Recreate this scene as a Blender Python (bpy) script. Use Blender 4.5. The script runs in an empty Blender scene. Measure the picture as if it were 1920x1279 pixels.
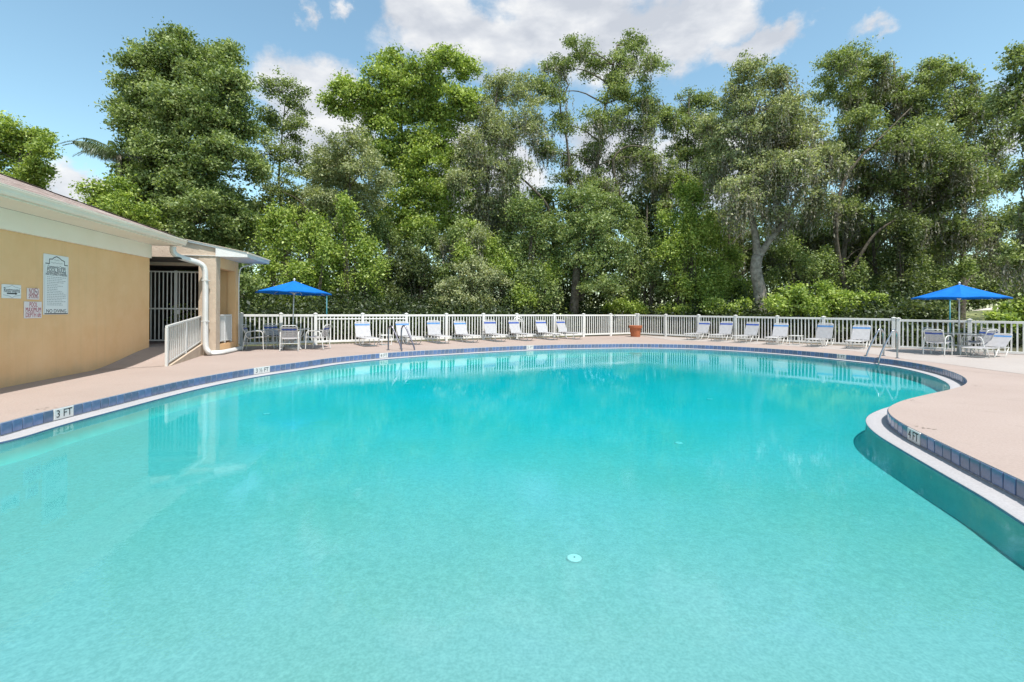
import bpy, bmesh, math, random
import numpy as np
from mathutils import Vector, Matrix, geometry
random.seed(7)
rng = np.random.default_rng(11)
scene = bpy.context.scene
col = scene.collection
R = math.radians

# ------------------------------------------------------------------ camera, light, exposure
F, H, CX, CY, ROLL = 880.0, 1.39, 960.0, 582.0, 0.006      # focal in px of a 1920 wide frame, eye height, principal point
cam_d = bpy.data.cameras.new("camera")
cam = bpy.data.objects.new("camera", cam_d)
col.objects.link(cam)
cam.location = (0, 0, H)
cam.rotation_euler = (math.pi / 2, -ROLL, 0)
cam_d.sensor_width = 36.0
cam_d.lens = F / 1920 * 36
cam_d.shift_y = -(639.5 - CY) / 1920
cam_d.clip_end = 3000
scene.camera = cam

SUN_EL, SUN_AZ = R(65), math.atan2(0.45, -0.89)            # azimuth measured from +Y towards +X
sun_dir = Vector((math.cos(SUN_EL) * math.sin(SUN_AZ), math.cos(SUN_EL) * math.cos(SUN_AZ), math.sin(SUN_EL)))
sd = bpy.data.lights.new("sun", 'SUN')
sd.energy = 4.2
sd.angle = R(0.6)
sd.color = (1.0, 0.955, 0.89)
so = bpy.data.objects.new("sun", sd)
col.objects.link(so)
so.rotation_euler = sun_dir.to_track_quat('Z', 'Y').to_euler()
so.location = (0, 0, 60)

scene.view_settings.view_transform = 'Standard'
scene.view_settings.look = 'None'
scene.view_settings.gamma = 1.0
scene.view_settings.use_curve_mapping = False
scene.view_settings.exposure = 0.50
SKY_STRENGTH = 0.115


class NT:
    """small helper for node trees"""
    def __init__(s, tree):
        s.t = tree
        s.n = tree.nodes
        s.l = tree.links

    def new(s, typ, **kw):
        nd = s.n.new(typ)
        for k, v in kw.items():
            setattr(nd, k, v)
        return nd

    def put(s, sock, v):
        if hasattr(v, 'is_linked') or isinstance(v, bpy.types.NodeSocket):
            s.l.new(v, sock)
        else:
            sock.default_value = v

    def math(s, op, a, b=None, c=None, clamp=False):
        nd = s.new('ShaderNodeMath', operation=op)
        nd.use_clamp = clamp
        s.put(nd.inputs[0], a)
        if b is not None:
            s.put(nd.inputs[1], b)
        if c is not None:
            s.put(nd.inputs[2], c)
        return nd.outputs[0]

    def noise(s, vec, scale, detail=4, rough=0.55):
        nd = s.new('ShaderNodeTexNoise')
        nd.inputs['Scale'].default_value = scale
        nd.inputs['Detail'].default_value = detail
        nd.inputs['Roughness'].default_value = rough
        if vec is not None:
            s.l.new(vec, nd.inputs['Vector'])
        return nd.outputs['Fac']

    def ramp(s, fac, stops):
        nd = s.new('ShaderNodeValToRGB')
        e = nd.color_ramp.elements
        while len(e) < len(stops):
            e.new(0.5)
        for el, (p, c) in zip(e, stops):
            el.position = p
            el.color = tuple(c) + (1,) if len(c) == 3 else c
        s.put(nd.inputs[0], fac)
        return nd.outputs[0]

    def mix(s, fac, a, b, blend='MIX'):
        nd = s.new('ShaderNodeMix', data_type='RGBA', blend_type=blend)
        s.put(nd.inputs[0], fac)
        s.put(nd.inputs[6], a if not isinstance(a, tuple) else tuple(a) + (1,))
        s.put(nd.inputs[7], b if not isinstance(b, tuple) else tuple(b) + (1,))
        return nd.outputs[2]

    def bump(s, height, strength, dist=0.02, normal=None):
        nd = s.new('ShaderNodeBump')
        nd.inputs['Strength'].default_value = strength
        nd.inputs['Distance'].default_value = dist
        s.l.new(height, nd.inputs['Height'])
        if normal is not None:
            s.l.new(normal, nd.inputs['Normal'])
        return nd.outputs[0]


def make_world():
    w = bpy.data.worlds.new("World")
    scene.world = w
    w.use_nodes = True
    t = NT(w.node_tree)
    t.n.clear()
    sky = t.new('ShaderNodeTexSky', sky_type='NISHITA')
    sky.sun_disc = False
    sky.sun_elevation = SUN_EL
    sky.sun_rotation = SUN_AZ
    sky.altitude = 0
    sky.air_density = 1.0
    sky.dust_density = 0.6
    sky.ozone_density = 1.6
    tc = t.new('ShaderNodeTexCoord')
    sep = t.new('ShaderNodeSeparateXYZ')
    t.l.new(tc.outputs['Generated'], sep.inputs[0])
    az0 = t.math('ARCTAN2', sep.outputs[0], sep.outputs[1])
    el0 = t.math('ARCSINE', sep.outputs[2])
    wn = t.new('ShaderNodeTexNoise')                       # ragged, billowing outlines
    wn.inputs['Scale'].default_value = 13.0
    wn.inputs['Detail'].default_value = 6
    wn.inputs['Roughness'].default_value = 0.62
    t.l.new(tc.outputs['Generated'], wn.inputs['Vector'])
    ws = t.new('ShaderNodeSeparateColor')
    t.l.new(wn.outputs['Color'], ws.inputs[0])
    az = t.math('ADD', az0, t.math('MULTIPLY', t.math('SUBTRACT', ws.outputs[0], 0.5), 0.17))
    el = t.math('ADD', el0, t.math('MULTIPLY', t.math('SUBTRACT', ws.outputs[1], 0.5), 0.10))
    # the photographed cumulus: azimuth, elevation, half sizes (radians)
    def dirn(px, py):
        x, y = (px - CX) / F, (CY + ROLL * (px - CX) - py) / F
        return math.atan2(x, 1), math.atan2(y, math.hypot(x, 1))
    blobs = []
    for px, py, wx, wy in ((800, 20, 120, 55), (900, 85, 200, 60), (1080, 50, 210, 85), (1230, 70, 190, 70), (1330, 20, 110, 60), (1420, 80, 100, 36),
                           (580, 160, 130, 62), (600, 240, 125, 100), (577, 25, 24, 20), (1622, 62, 62, 15),
                           (1890, 200, 60, 50), (1890, 270, 80, 60), (130, 350, 90, 50), (640, 25, 26, 16), (1360, 300, 200, 110), (900, 330, 160, 110), (1150, 300, 130, 90)):
        a0, e0 = dirn(px, py)
        c = math.cos(a0)
        blobs.append((a0, e0, wx / F * c * c, wy / F * c))
    field = None
    for a0, e0, wa, we in blobs:
        u = t.math('DIVIDE', t.math('SUBTRACT', az, a0), wa)
        v = t.math('DIVIDE', t.math('SUBTRACT', el, e0), we)
        d = t.math('ADD', t.math('MULTIPLY', u, u), t.math('MULTIPLY', v, v))
        val = t.math('MULTIPLY', t.math('SUBTRACT', 1.0, t.math('SQRT', d)), 1.0 if wa > 0.05 else 0.45)
        field = val if field is None else t.math('SMOOTH_MAX', field, val, 0.12)
    # scattered cumulus everywhere else in the sky, cover raised to add neutral fill light
    mp = t.new('ShaderNodeMapping')
    mp.inputs['Scale'].default_value = (1.0, 1.0, 2.2)
    mp.inputs['Location'].default_value = (3.1, 0.7, 0.2)
    t.l.new(tc.outputs['Generated'], mp.inputs[0])
    big = t.noise(mp.outputs[0], 2.1, 2, 0.5)
    away = t.math('MULTIPLY', t.math('GREATER_THAN', t.math('ABSOLUTE', az), 0.95), 1.0)
    gen = t.math('MULTIPLY', t.math('SUBTRACT', big, 0.47), 3.0)
    gen = t.math('ADD', gen, t.math('MULTIPLY', t.math('SUBTRACT', 1.0, away), -4.0))
    field = t.math('MAXIMUM', field, gen)
    n1 = t.noise(mp.outputs[0], 9.0, 7, 0.6)
    n2 = t.noise(mp.outputs[0], 3.4, 3, 0.5)
    edge = t.math('ADD', field, t.math('MULTIPLY', t.math('SUBTRACT', n1, 0.5), 0.9))
    mr = t.new('ShaderNodeMapRange', interpolation_type='SMOOTHSTEP')
    t.l.new(edge, mr.inputs[0])
    mr.inputs[1].default_value = -0.02
    mr.inputs[2].default_value = 0.46
    dens = mr.outputs[0]
    mp2 = t.new('ShaderNodeMapping')                        # density a little higher up: thin above = sunlit top
    mp2.inputs['Scale'].default_value = (1.0, 1.0, 2.2)
    mp2.inputs['Location'].default_value = (3.1, 0.7, 0.2 + 0.10)
    t.l.new(tc.outputs['Generated'], mp2.inputs[0])
    n3 = t.noise(mp2.outputs[0], 9.0, 3, 0.5)
    body = t.math('ADD', t.math('ADD', t.math('MULTIPLY', t.math('SUBTRACT', n1, n3), 0.9), 0.42), t.math('MULTIPLY', n2, 0.25))
    s = 1.0 / SKY_STRENGTH
    ccol = t.ramp(body, [(0.40, (0.446 * s, 0.469 * s, 0.515 * s)), (0.58, (0.560 * s, 0.575 * s, 0.605 * s)), (0.74, (0.692 * s, 0.692 * s, 0.692 * s))])
    skyc = t.mix(1.0, sky.outputs[0], (1.50, 1.66, 1.40), 'MULTIPLY')
    mixed = t.mix(t.math('MULTIPLY', dens, 0.95), skyc, ccol)
    bg = t.new('ShaderNodeBackground')
    t.l.new(mixed, bg.inputs[0])
    bg.inputs[1].default_value = SKY_STRENGTH
    out = t.new('ShaderNodeOutputWorld')
    t.l.new(bg.outputs[0], out.inputs[0])


make_world()
scene.render.engine = 'CYCLES'
cy = scene.cycles
cy.use_denoising = True
try:
    cy.denoiser = 'OPENIMAGEDENOISE'
    cy.denoising_prefilter = 'ACCURATE'
except Exception:
    pass
cy.max_bounces = 7
cy.diffuse_bounces = 3
cy.glossy_bounces = 3
cy.transmission_bounces = 4
cy.transparent_max_bounces = 10
cy.volume_bounces = 0
cy.sample_clamp_indirect = 6
cy.use_adaptive_sampling = True
cy.adaptive_threshold = 0.015


# ------------------------------------------------------------------ photo geometry -> world
def ray(px, py):
    dx, dy = px - CX, py - CY
    return (dx + ROLL * dy) / F, (dy - ROLL * dx) / F


def G(px, py, z=0.0):
    u, v = ray(px, py)
    D = (H - z) / v
    return Vector((u * D, D, z))


def P(px, py, D):
    u, v = ray(px, py)
    return Vector((u * D, D, H - v * D))


def on_line(px, a, b):
    """where the sight line of column px crosses the ground line a-b"""
    k = (px - CX) / F
    ax, ay, bx, by = a[0], a[1], b[0], b[1]
    tt = (k * ay - ax) / ((bx - ax) - k * (by - ay))
    return Vector((ax + (bx - ax) * tt, ay + (by - ay) * tt, 0))


# ------------------------------------------------------------------ materials
def mat(name, base=(0.5, 0.5, 0.5), rough=0.6, metal=0.0, vary=None, scale=6.0, bump=0.0, bscale=60.0, spec=0.5, detail=5, rand=0.0, coord='Object'):
    m = bpy.data.materials.new(name)
    m.use_nodes = True
    t = NT(m.node_tree)
    b = t.n['Principled BSDF']
    b.inputs['Roughness'].default_value = rough
    b.inputs['Metallic'].default_value = metal
    b.inputs['Specular IOR Level'].default_value = spec
    tc = t.new('ShaderNodeTexCoord')
    c = tuple(base) + (1,)
    b.inputs['Base Color'].default_value = c
    if vary is not None:
        f = t.noise(tc.outputs[coord], scale, detail, 0.6)
        c = t.ramp(f, [(0.32, vary[0]), (0.68, vary[1])])
        t.l.new(c, b.inputs['Base Color'])
    if rand:
        oi = t.new('ShaderNodeObjectInfo')
        hs = t.new('ShaderNodeHueSaturation')
        t.l.new(t.math('ADD', 1 - rand, t.math('MULTIPLY', oi.outputs['Random'], 2 * rand)), hs.inputs['Value'])
        t.l.new(t.math('ADD', 1 - rand * 0.6, t.math('MULTIPLY', oi.outputs['Random'], 1.2 * rand)), hs.inputs['Saturation'])
        if vary is not None:
            t.l.new(c, hs.inputs['Color'])
        else:
            hs.inputs['Color'].default_value = c
        t.l.new(hs.outputs[0], b.inputs['Base Color'])
    if bump:
        f = t.noise(tc.outputs[coord], bscale, 4, 0.6)
        t.l.new(t.bump(f, bump, 0.01), b.inputs['Normal'])
    return m


M = {}
M['vinyl'] = mat('white_vinyl', rough=0.42, vary=((0.68, 0.67, 0.64), (0.76, 0.75, 0.73)), scale=3)
M['frame'] = mat('white_frame', rough=0.35, vary=((0.607, 0.599, 0.574), (0.689, 0.681, 0.664)), scale=8)
M['strap'] = mat('white_strap', rough=0.5, vary=((0.40, 0.39, 0.40), (0.46, 0.45, 0.46)), scale=9)
M['blue_strap'] = mat('blue_strap', rough=0.45, vary=((0.027, 0.063, 0.270), (0.045, 0.099, 0.378)), scale=9)
M['teal_strap'] = mat('faded_blue_strap', rough=0.45, vary=((0.06, 0.17, 0.38), (0.10, 0.25, 0.50)), scale=9)
M['canopy'] = mat('blue_canvas', rough=0.8, vary=((0.003, 0.128, 0.493), (0.007, 0.162, 0.595)), scale=3, bump=0.25, bscale=300, spec=0.2)
M['steel'] = mat('steel_rail', (0.42, 0.42, 0.45), rough=0.22, metal=1.0)
M['terracotta'] = mat('terracotta', rough=0.8, vary=((0.320, 0.088, 0.032), (0.440, 0.144, 0.064)), scale=5, bump=0.2)
M['soil'] = mat('pot_soil', rough=1, vary=((0.03, 0.02, 0.012), (0.08, 0.05, 0.03)), scale=30)
M['stucco'] = mat('tan_stucco', rough=0.9, vary=((0.79, 0.475, 0.24), (0.85, 0.54, 0.29)), scale=1.1, bump=0.55, bscale=38, spec=0.15, detail=8)
M['pier_stucco'] = mat('rough_stucco', rough=0.92, vary=((0.47, 0.37, 0.285), (0.56, 0.45, 0.35)), scale=4, bump=1.0, bscale=26, spec=0.15)
M['cream'] = mat('cream_paint', rough=0.6, vary=((0.88, 0.76, 0.62), (0.92, 0.81, 0.68)), scale=1.5)
M['white_paint'] = mat('white_paint', rough=0.5, vary=((0.622, 0.613, 0.588), (0.689, 0.680, 0.664)), scale=2)
M['gutter'] = mat('gutter_metal', rough=0.45, vary=((0.84, 0.68, 0.55), (0.88, 0.74, 0.61)), scale=2)
M['sign'] = mat('sign_white', (0.80, 0.80, 0.80), rough=0.35)
M['sign_pink'] = mat('sign_pinkish', (0.80, 0.72, 0.72), rough=0.35)
M['ink'] = mat('black_ink', (0.02, 0.02, 0.025), rough=0.6)
M['grey_ink'] = mat('grey_ink', (0.42, 0.42, 0.43), rough=0.6)
M['red_ink'] = mat('red_ink', (0.42, 0.02, 0.06), rough=0.6)
M['dull_red_ink'] = mat('dull_red_ink', (0.40, 0.10, 0.12), rough=0.6)
M['marker'] = mat('marker_tile', (0.58, 0.58, 0.57), rough=0.25)
M['tile'] = mat('blue_tile', rough=0.14, vary=((0.082, 0.120, 0.222), (0.132, 0.178, 0.300)), scale=7, rand=0.22, bump=0.05, bscale=20)
M['grout'] = mat('pale_grout', rough=0.9, vary=((0.42, 0.42, 0.44), (0.52, 0.52, 0.54)), scale=8)
M['dark_steel'] = mat('dull_steel', (0.20, 0.19, 0.23), rough=0.3, metal=0.9)
M['dirty'] = mat('under_lip', (0.06, 0.07, 0.09), rough=0.8)
M['bark'] = mat('grey_bark', rough=0.95, vary=((0.13, 0.115, 0.095), (0.33, 0.30, 0.26)), scale=6, bump=1.0, bscale=14, spec=0.1)
M['dark_bark'] = mat('brown_bark', rough=0.95, vary=((0.06, 0.05, 0.038), (0.17, 0.145, 0.115)), scale=7, bump=1.0, bscale=14, spec=0.1)
M['teal_pole'] = mat('teal_pole', (0.02, 0.16, 0.20), rough=0.4)
M['drain'] = mat('white_plastic', (0.56, 0.58, 0.58), rough=0.4)
M['grey_drain'] = mat('grey_plastic', (0.12, 0.15, 0.15), rough=0.5)
M['concrete'] = mat('pale_concrete', rough=0.85, vary=((0.315, 0.300, 0.277), (0.413, 0.398, 0.375)), scale=3, bump=0.2)
M['sand'] = mat('pale_sand', rough=0.95, vary=((0.50, 0.42, 0.38), (0.66, 0.58, 0.54)), scale=2, bump=0.3)
M['stain'] = mat('worn_dark_paint', rough=0.9, vary=((0.12, 0.10, 0.09), (0.42, 0.34, 0.28)), scale=40)
M['seam'] = mat('seam_filler', (0.30, 0.24, 0.20), rough=0.9)
M['room_shade'] = mat('shade_dark_wall', rough=0.9, vary=((0.03, 0.026, 0.022), (0.05, 0.04, 0.034)), scale=2)  # near-black colour paints in the shade of the breezeway


def stucco_material():
    m = M['stucco']
    t = NT(m.node_tree)
    b = t.n['Principled BSDF']
    base = b.inputs['Base Color'].links[0].from_socket
    tc = t.new('ShaderNodeTexCoord')
    v = tc.outputs['Object']
    sp = t.new('ShaderNodeSeparateXYZ')
    t.l.new(v, sp.inputs[0])
    runs = t.new('ShaderNodeMapping')
    runs.inputs['Scale'].default_value = (7.0, 7.0, 0.35)
    t.l.new(v, runs.inputs[0])
    rn = t.noise(runs.outputs[0], 1.0, 5, 0.65)
    c = t.mix(t.ramp(rn, [(0.52, (0, 0, 0)), (0.80, (0.30, 0.30, 0.30))]), base, (0.62, 0.40, 0.215))
    blotch = t.noise(v, 3.2, 6, 0.7)
    c = t.mix(t.ramp(blotch, [(0.50, (0, 0, 0)), (0.75, (0.35, 0.35, 0.35))]), c, (0.86, 0.58, 0.34))
    mr = t.new('ShaderNodeMapRange', interpolation_type='SMOOTHSTEP')
    t.l.new(t.math('ADD', sp.outputs[2], t.math('MULTIPLY', blotch, -0.5)), mr.inputs[0])
    mr.inputs[1].default_value = 0.02
    mr.inputs[2].default_value = -0.28
    c = t.mix(t.math('MULTIPLY', mr.outputs[0], 0.40), c, (0.50, 0.34, 0.20))
    for l in list(b.inputs['Base Color'].links):
        t.t.links.remove(l)
    t.l.new(c, b.inputs['Base Color'])


stucco_material()


def deck_material(name, lo, hi):
    m = bpy.data.materials.new(name)
    m.use_nodes = True
    t = NT(m.node_tree)
    b = t.n['Principled BSDF']
    b.inputs['Roughness'].default_value = 0.86
    b.inputs['Specular IOR Level'].default_value = 0.25
    tc = t.new('ShaderNodeTexCoord')
    v = tc.outputs['Object']
    a = t.noise(v, 0.55, 6, 0.6)
    c = t.ramp(a, [(0.30, lo), (0.70, hi)])
    fine = t.noise(v, 42, 3, 0.7)
    c = t.mix(0.30, c, t.ramp(fine, [(0.38, tuple(x * 0.72 for x in lo)), (0.58, hi)]))
    st = t.noise(v, 2.3, 8, 0.7)
    c = t.mix(t.ramp(st, [(0.58, (0, 0, 0)), (0.80, (0.45, 0.45, 0.45))]), c, tuple(x * 0.66 for x in lo))
    t.l.new(c, b.inputs['Base Color'])
    t.l.new(t.bump(t.noise(v, 55, 4, 0.7), 0.35, 0.006), b.inputs['Normal'])
    return m


M['deck'] = deck_material('beige_deck', (0.355, 0.28, 0.246), (0.405, 0.325, 0.29))
M['deck_white'] = deck_material('whitened_deck', (0.375, 0.33, 0.305), (0.43, 0.385, 0.36))
M['ledge'] = deck_material('white_gutter_ledge', (0.37, 0.36, 0.37), (0.44, 0.43, 0.44))


def plaster_material():
    m = bpy.data.materials.new('aqua_plaster')
    m.use_nodes = True
    t = NT(m.node_tree)
    b = t.n['Principled BSDF']
    b.inputs['Roughness'].default_value = 0.9
    b.inputs['Specular IOR Level'].default_value = 0.0
    tc = t.new('ShaderNodeTexCoord')
    v = tc.outputs['Object']
    a = t.noise(v, 0.35, 5, 0.6)
    shallow = t.ramp(a, [(0.34, (0.275, 0.335, 0.315)), (0.52, (0.30, 0.345, 0.345)), (0.68, (0.33, 0.35, 0.375))])
    deep = t.ramp(a, [(0.34, (0.12, 0.45, 0.44)), (0.52, (0.14, 0.465, 0.475)), (0.68, (0.17, 0.475, 0.505))])
    sp_ = t.new('ShaderNodeSeparateXYZ')                  # floor colour brightens with distance, making up for light lost to surface reflection
    t.l.new(v, sp_.inputs[0])
    mr = t.new('ShaderNodeMapRange', interpolation_type='SMOOTHSTEP')
    t.l.new(t.math('ADD', sp_.outputs[1], t.math('MULTIPLY', a, 2.0)), mr.inputs[0])
    mr.inputs[1].default_value = 2.0
    mr.inputs[2].default_value = 14.0
    c = t.mix(mr.outputs[0], shallow, deep)
    f = t.noise(v, 16.0, 3, 0.6)  # two fine grains put the play of ripple light into the floor colour
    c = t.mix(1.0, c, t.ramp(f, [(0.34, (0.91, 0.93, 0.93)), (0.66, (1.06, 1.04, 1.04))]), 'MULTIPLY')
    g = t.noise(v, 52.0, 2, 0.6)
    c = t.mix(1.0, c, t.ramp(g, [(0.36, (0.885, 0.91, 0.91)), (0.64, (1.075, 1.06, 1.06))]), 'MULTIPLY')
    t.l.new(c, b.inputs['Base Color'])
    return m


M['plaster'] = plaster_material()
M['wall_plaster'] = mat('pale_wall_plaster', rough=0.9, vary=((0.26, 0.50, 0.47), (0.33, 0.58, 0.55)), scale=2.5, spec=0.0)


def water_material():
    m = bpy.data.materials.new('pool_water')
    m.use_nodes = True
    t = NT(m.node_tree)
    t.n.clear()
    tc = t.new('ShaderNodeTexCoord')
    v = tc.outputs['Object']
    mp = t.new('ShaderNodeMapping')
    mp.inputs['Scale'].default_value = (1.0, 1.5, 1.0)
    mp.inputs['Rotation'].default_value = (0, 0, 0.5)
    t.l.new(v, mp.inputs[0])
    rip = t.noise(mp.outputs[0], 11.0, 3, 0.6)
    cap = t.noise(v, 34.0, 2, 0.5)
    swell = t.noise(v, 1.3, 2, 0.5)
    calm = t.noise(v, 0.33, 2, 0.5)
    patch = t.ramp(calm, [(0.40, (0.12, 0.12, 0.12)), (0.66, (1, 1, 1))])
    h = t.math('ADD', t.math('MULTIPLY', rip, 0.0042), t.math('MULTIPLY', cap, 0.0016))
    h = t.math('MULTIPLY', h, patch)
    h = t.math('ADD', h, t.math('MULTIPLY', swell, 0.0035))
    bm_ = t.new('ShaderNodeBump')
    bm_.inputs['Strength'].default_value = 0.30
    bm_.inputs['Distance'].default_value = 1.0
    t.l.new(h, bm_.inputs['Height'])
    fr = t.new('ShaderNodeFresnel')
    fr.inputs['IOR'].default_value = 1.333
    t.l.new(bm_.outputs[0], fr.inputs['Normal'])
    tr = t.new('ShaderNodeBsdfTransparent')
    gl = t.new('ShaderNodeBsdfGlossy')
    gl.inputs['Roughness'].default_value = 0.015
    t.l.new(bm_.outputs[0], gl.inputs['Normal'])
    mx = t.new('ShaderNodeMixShader')
    t.l.new(fr.outputs[0], mx.inputs[0])
    t.l.new(tr.outputs[0], mx.inputs[1])
    t.l.new(gl.outputs[0], mx.inputs[2])
    va = t.new('ShaderNodeVolumeAbsorption')
    va.inputs['Color'].default_value = (0.0, 0.955, 0.985, 1)
    va.inputs['Density'].default_value = 1.10
    out = t.new('ShaderNodeOutputMaterial')
    t.l.new(mx.outputs[0], out.inputs['Surface'])
    t.l.new(va.outputs[0], out.inputs['Volume'])
    return m


M['water'] = water_material()


def leaf_material(name, dark, mid, light, trans=0.42, gloss=0.03):
    m = bpy.data.materials.new(name)
    m.use_nodes = True
    t = NT(m.node_tree)
    t.n.clear()
    at = t.new('ShaderNodeAttribute', attribute_name='var')
    c = t.ramp(at.outputs['Fac'], [(0.08, dark), (0.5, mid), (0.95, light)])
    df = t.new('ShaderNodeBsdfDiffuse')
    tl = t.new('ShaderNodeBsdfTranslucent')
    gs = t.new('ShaderNodeBsdfGlossy')
    gs.inputs['Roughness'].default_value = 0.5
    gs.inputs['Color'].default_value = (0.9, 0.95, 1, 1)
    t.l.new(c, df.inputs[0])
    t.l.new(t.mix(1.0, c, (1.5 * trans, 1.65 * trans, 0.75 * trans), 'MULTIPLY'), tl.inputs[0])
    a = t.new('ShaderNodeAddShader')                       # a leaf reflects and also lets light through
    t.l.new(df.outputs[0], a.inputs[0])
    t.l.new(tl.outputs[0], a.inputs[1])
    b = t.new('ShaderNodeMixShader')
    b.inputs[0].default_value = gloss
    t.l.new(a.outputs[0], b.inputs[1])
    t.l.new(gs.outputs[0], b.inputs[2])
    out = t.new('ShaderNodeOutputMaterial')
    t.l.new(b.outputs[0], out.inputs['Surface'])
    return m


LEAF = {
    'oak': leaf_material('oak_leaves', (0.067, 0.093, 0.028), (0.148, 0.183, 0.060), (0.278, 0.307, 0.128)),
    'dense': leaf_material('dense_leaves', (0.065, 0.097, 0.028), (0.142, 0.186, 0.058), (0.255, 0.290, 0.116)),
    'bright': leaf_material('bright_leaves', (0.086, 0.130, 0.021), (0.191, 0.246, 0.046), (0.336, 0.383, 0.104)),
    'vine': leaf_material('vine_leaves', (0.076, 0.120, 0.018), (0.18, 0.24, 0.042), (0.33, 0.38, 0.10)),
    'grey': leaf_material('grey_leaves', (0.097, 0.116, 0.052), (0.200, 0.220, 0.107), (0.348, 0.354, 0.197)),
    'under': leaf_material('undergrowth_leaves', (0.012, 0.021, 0.006), (0.030, 0.046, 0.013), (0.075, 0.095, 0.03)),  # canopy shade is put into this leaf colour
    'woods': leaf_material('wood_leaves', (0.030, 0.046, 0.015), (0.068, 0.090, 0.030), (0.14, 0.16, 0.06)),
    'moss': leaf_material('hanging_moss', (0.12, 0.115, 0.09), (0.20, 0.19, 0.155), (0.30, 0.285, 0.24), trans=0.25, gloss=0.0),
    'palm': leaf_material('palm_leaves', (0.030, 0.052, 0.018), (0.065, 0.092, 0.034), (0.13, 0.16, 0.07), gloss=0.1),
    'shingle': None,
}


def shingle_material():
    m = bpy.data.materials.new('brown_shingle')
    m.use_nodes = True
    t = NT(m.node_tree)
    b = t.n['Principled BSDF']
    b.inputs['Roughness'].default_value = 0.95
    b.inputs['Specular IOR Level'].default_value = 0.1
    at = t.new('ShaderNodeAttribute', attribute_name='var')
    c = t.ramp(at.outputs['Fac'], [(0.0, (0.22, 0.165, 0.145)), (0.5, (0.38, 0.30, 0.27)), (1.0, (0.54, 0.46, 0.425))])
    tc = t.new('ShaderNodeTexCoord')
    g = t.noise(tc.outputs['Object'], 120, 3, 0.7)
    c = t.mix(0.35, c, t.ramp(g, [(0.35, (0.20, 0.14, 0.12)), (0.65, (0.50, 0.41, 0.37))]))
    t.l.new(c, b.inputs['Base Color'])
    return m


M['shingle'] = shingle_material()


def ground_material():
    m = bpy.data.materials.new('leaf_litter_ground')
    m.use_nodes = True
    t = NT(m.node_tree)
    b = t.n['Principled BSDF']
    b.inputs['Roughness'].default_value = 0.95
    tc = t.new('ShaderNodeTexCoord')
    v = tc.outputs['Object']
    a = t.noise(v, 0.22, 6, 0.65)
    c = t.ramp(a, [(0.40, (0.075, 0.058, 0.036)), (0.55, (0.075, 0.10, 0.03)), (0.7, (0.12, 0.15, 0.045))])
    f = t.noise(v, 14, 4, 0.7)
    c = t.mix(0.4, c, t.ramp(f, [(0.35, (0.035, 0.03, 0.018)), (0.65, (0.16, 0.13, 0.075))]))
    t.l.new(c, b.inputs['Base Color'])
    t.l.new(t.bump(f, 0.6, 0.05), b.inputs['Normal'])
    return m


M['ground'] = ground_material()


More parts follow.
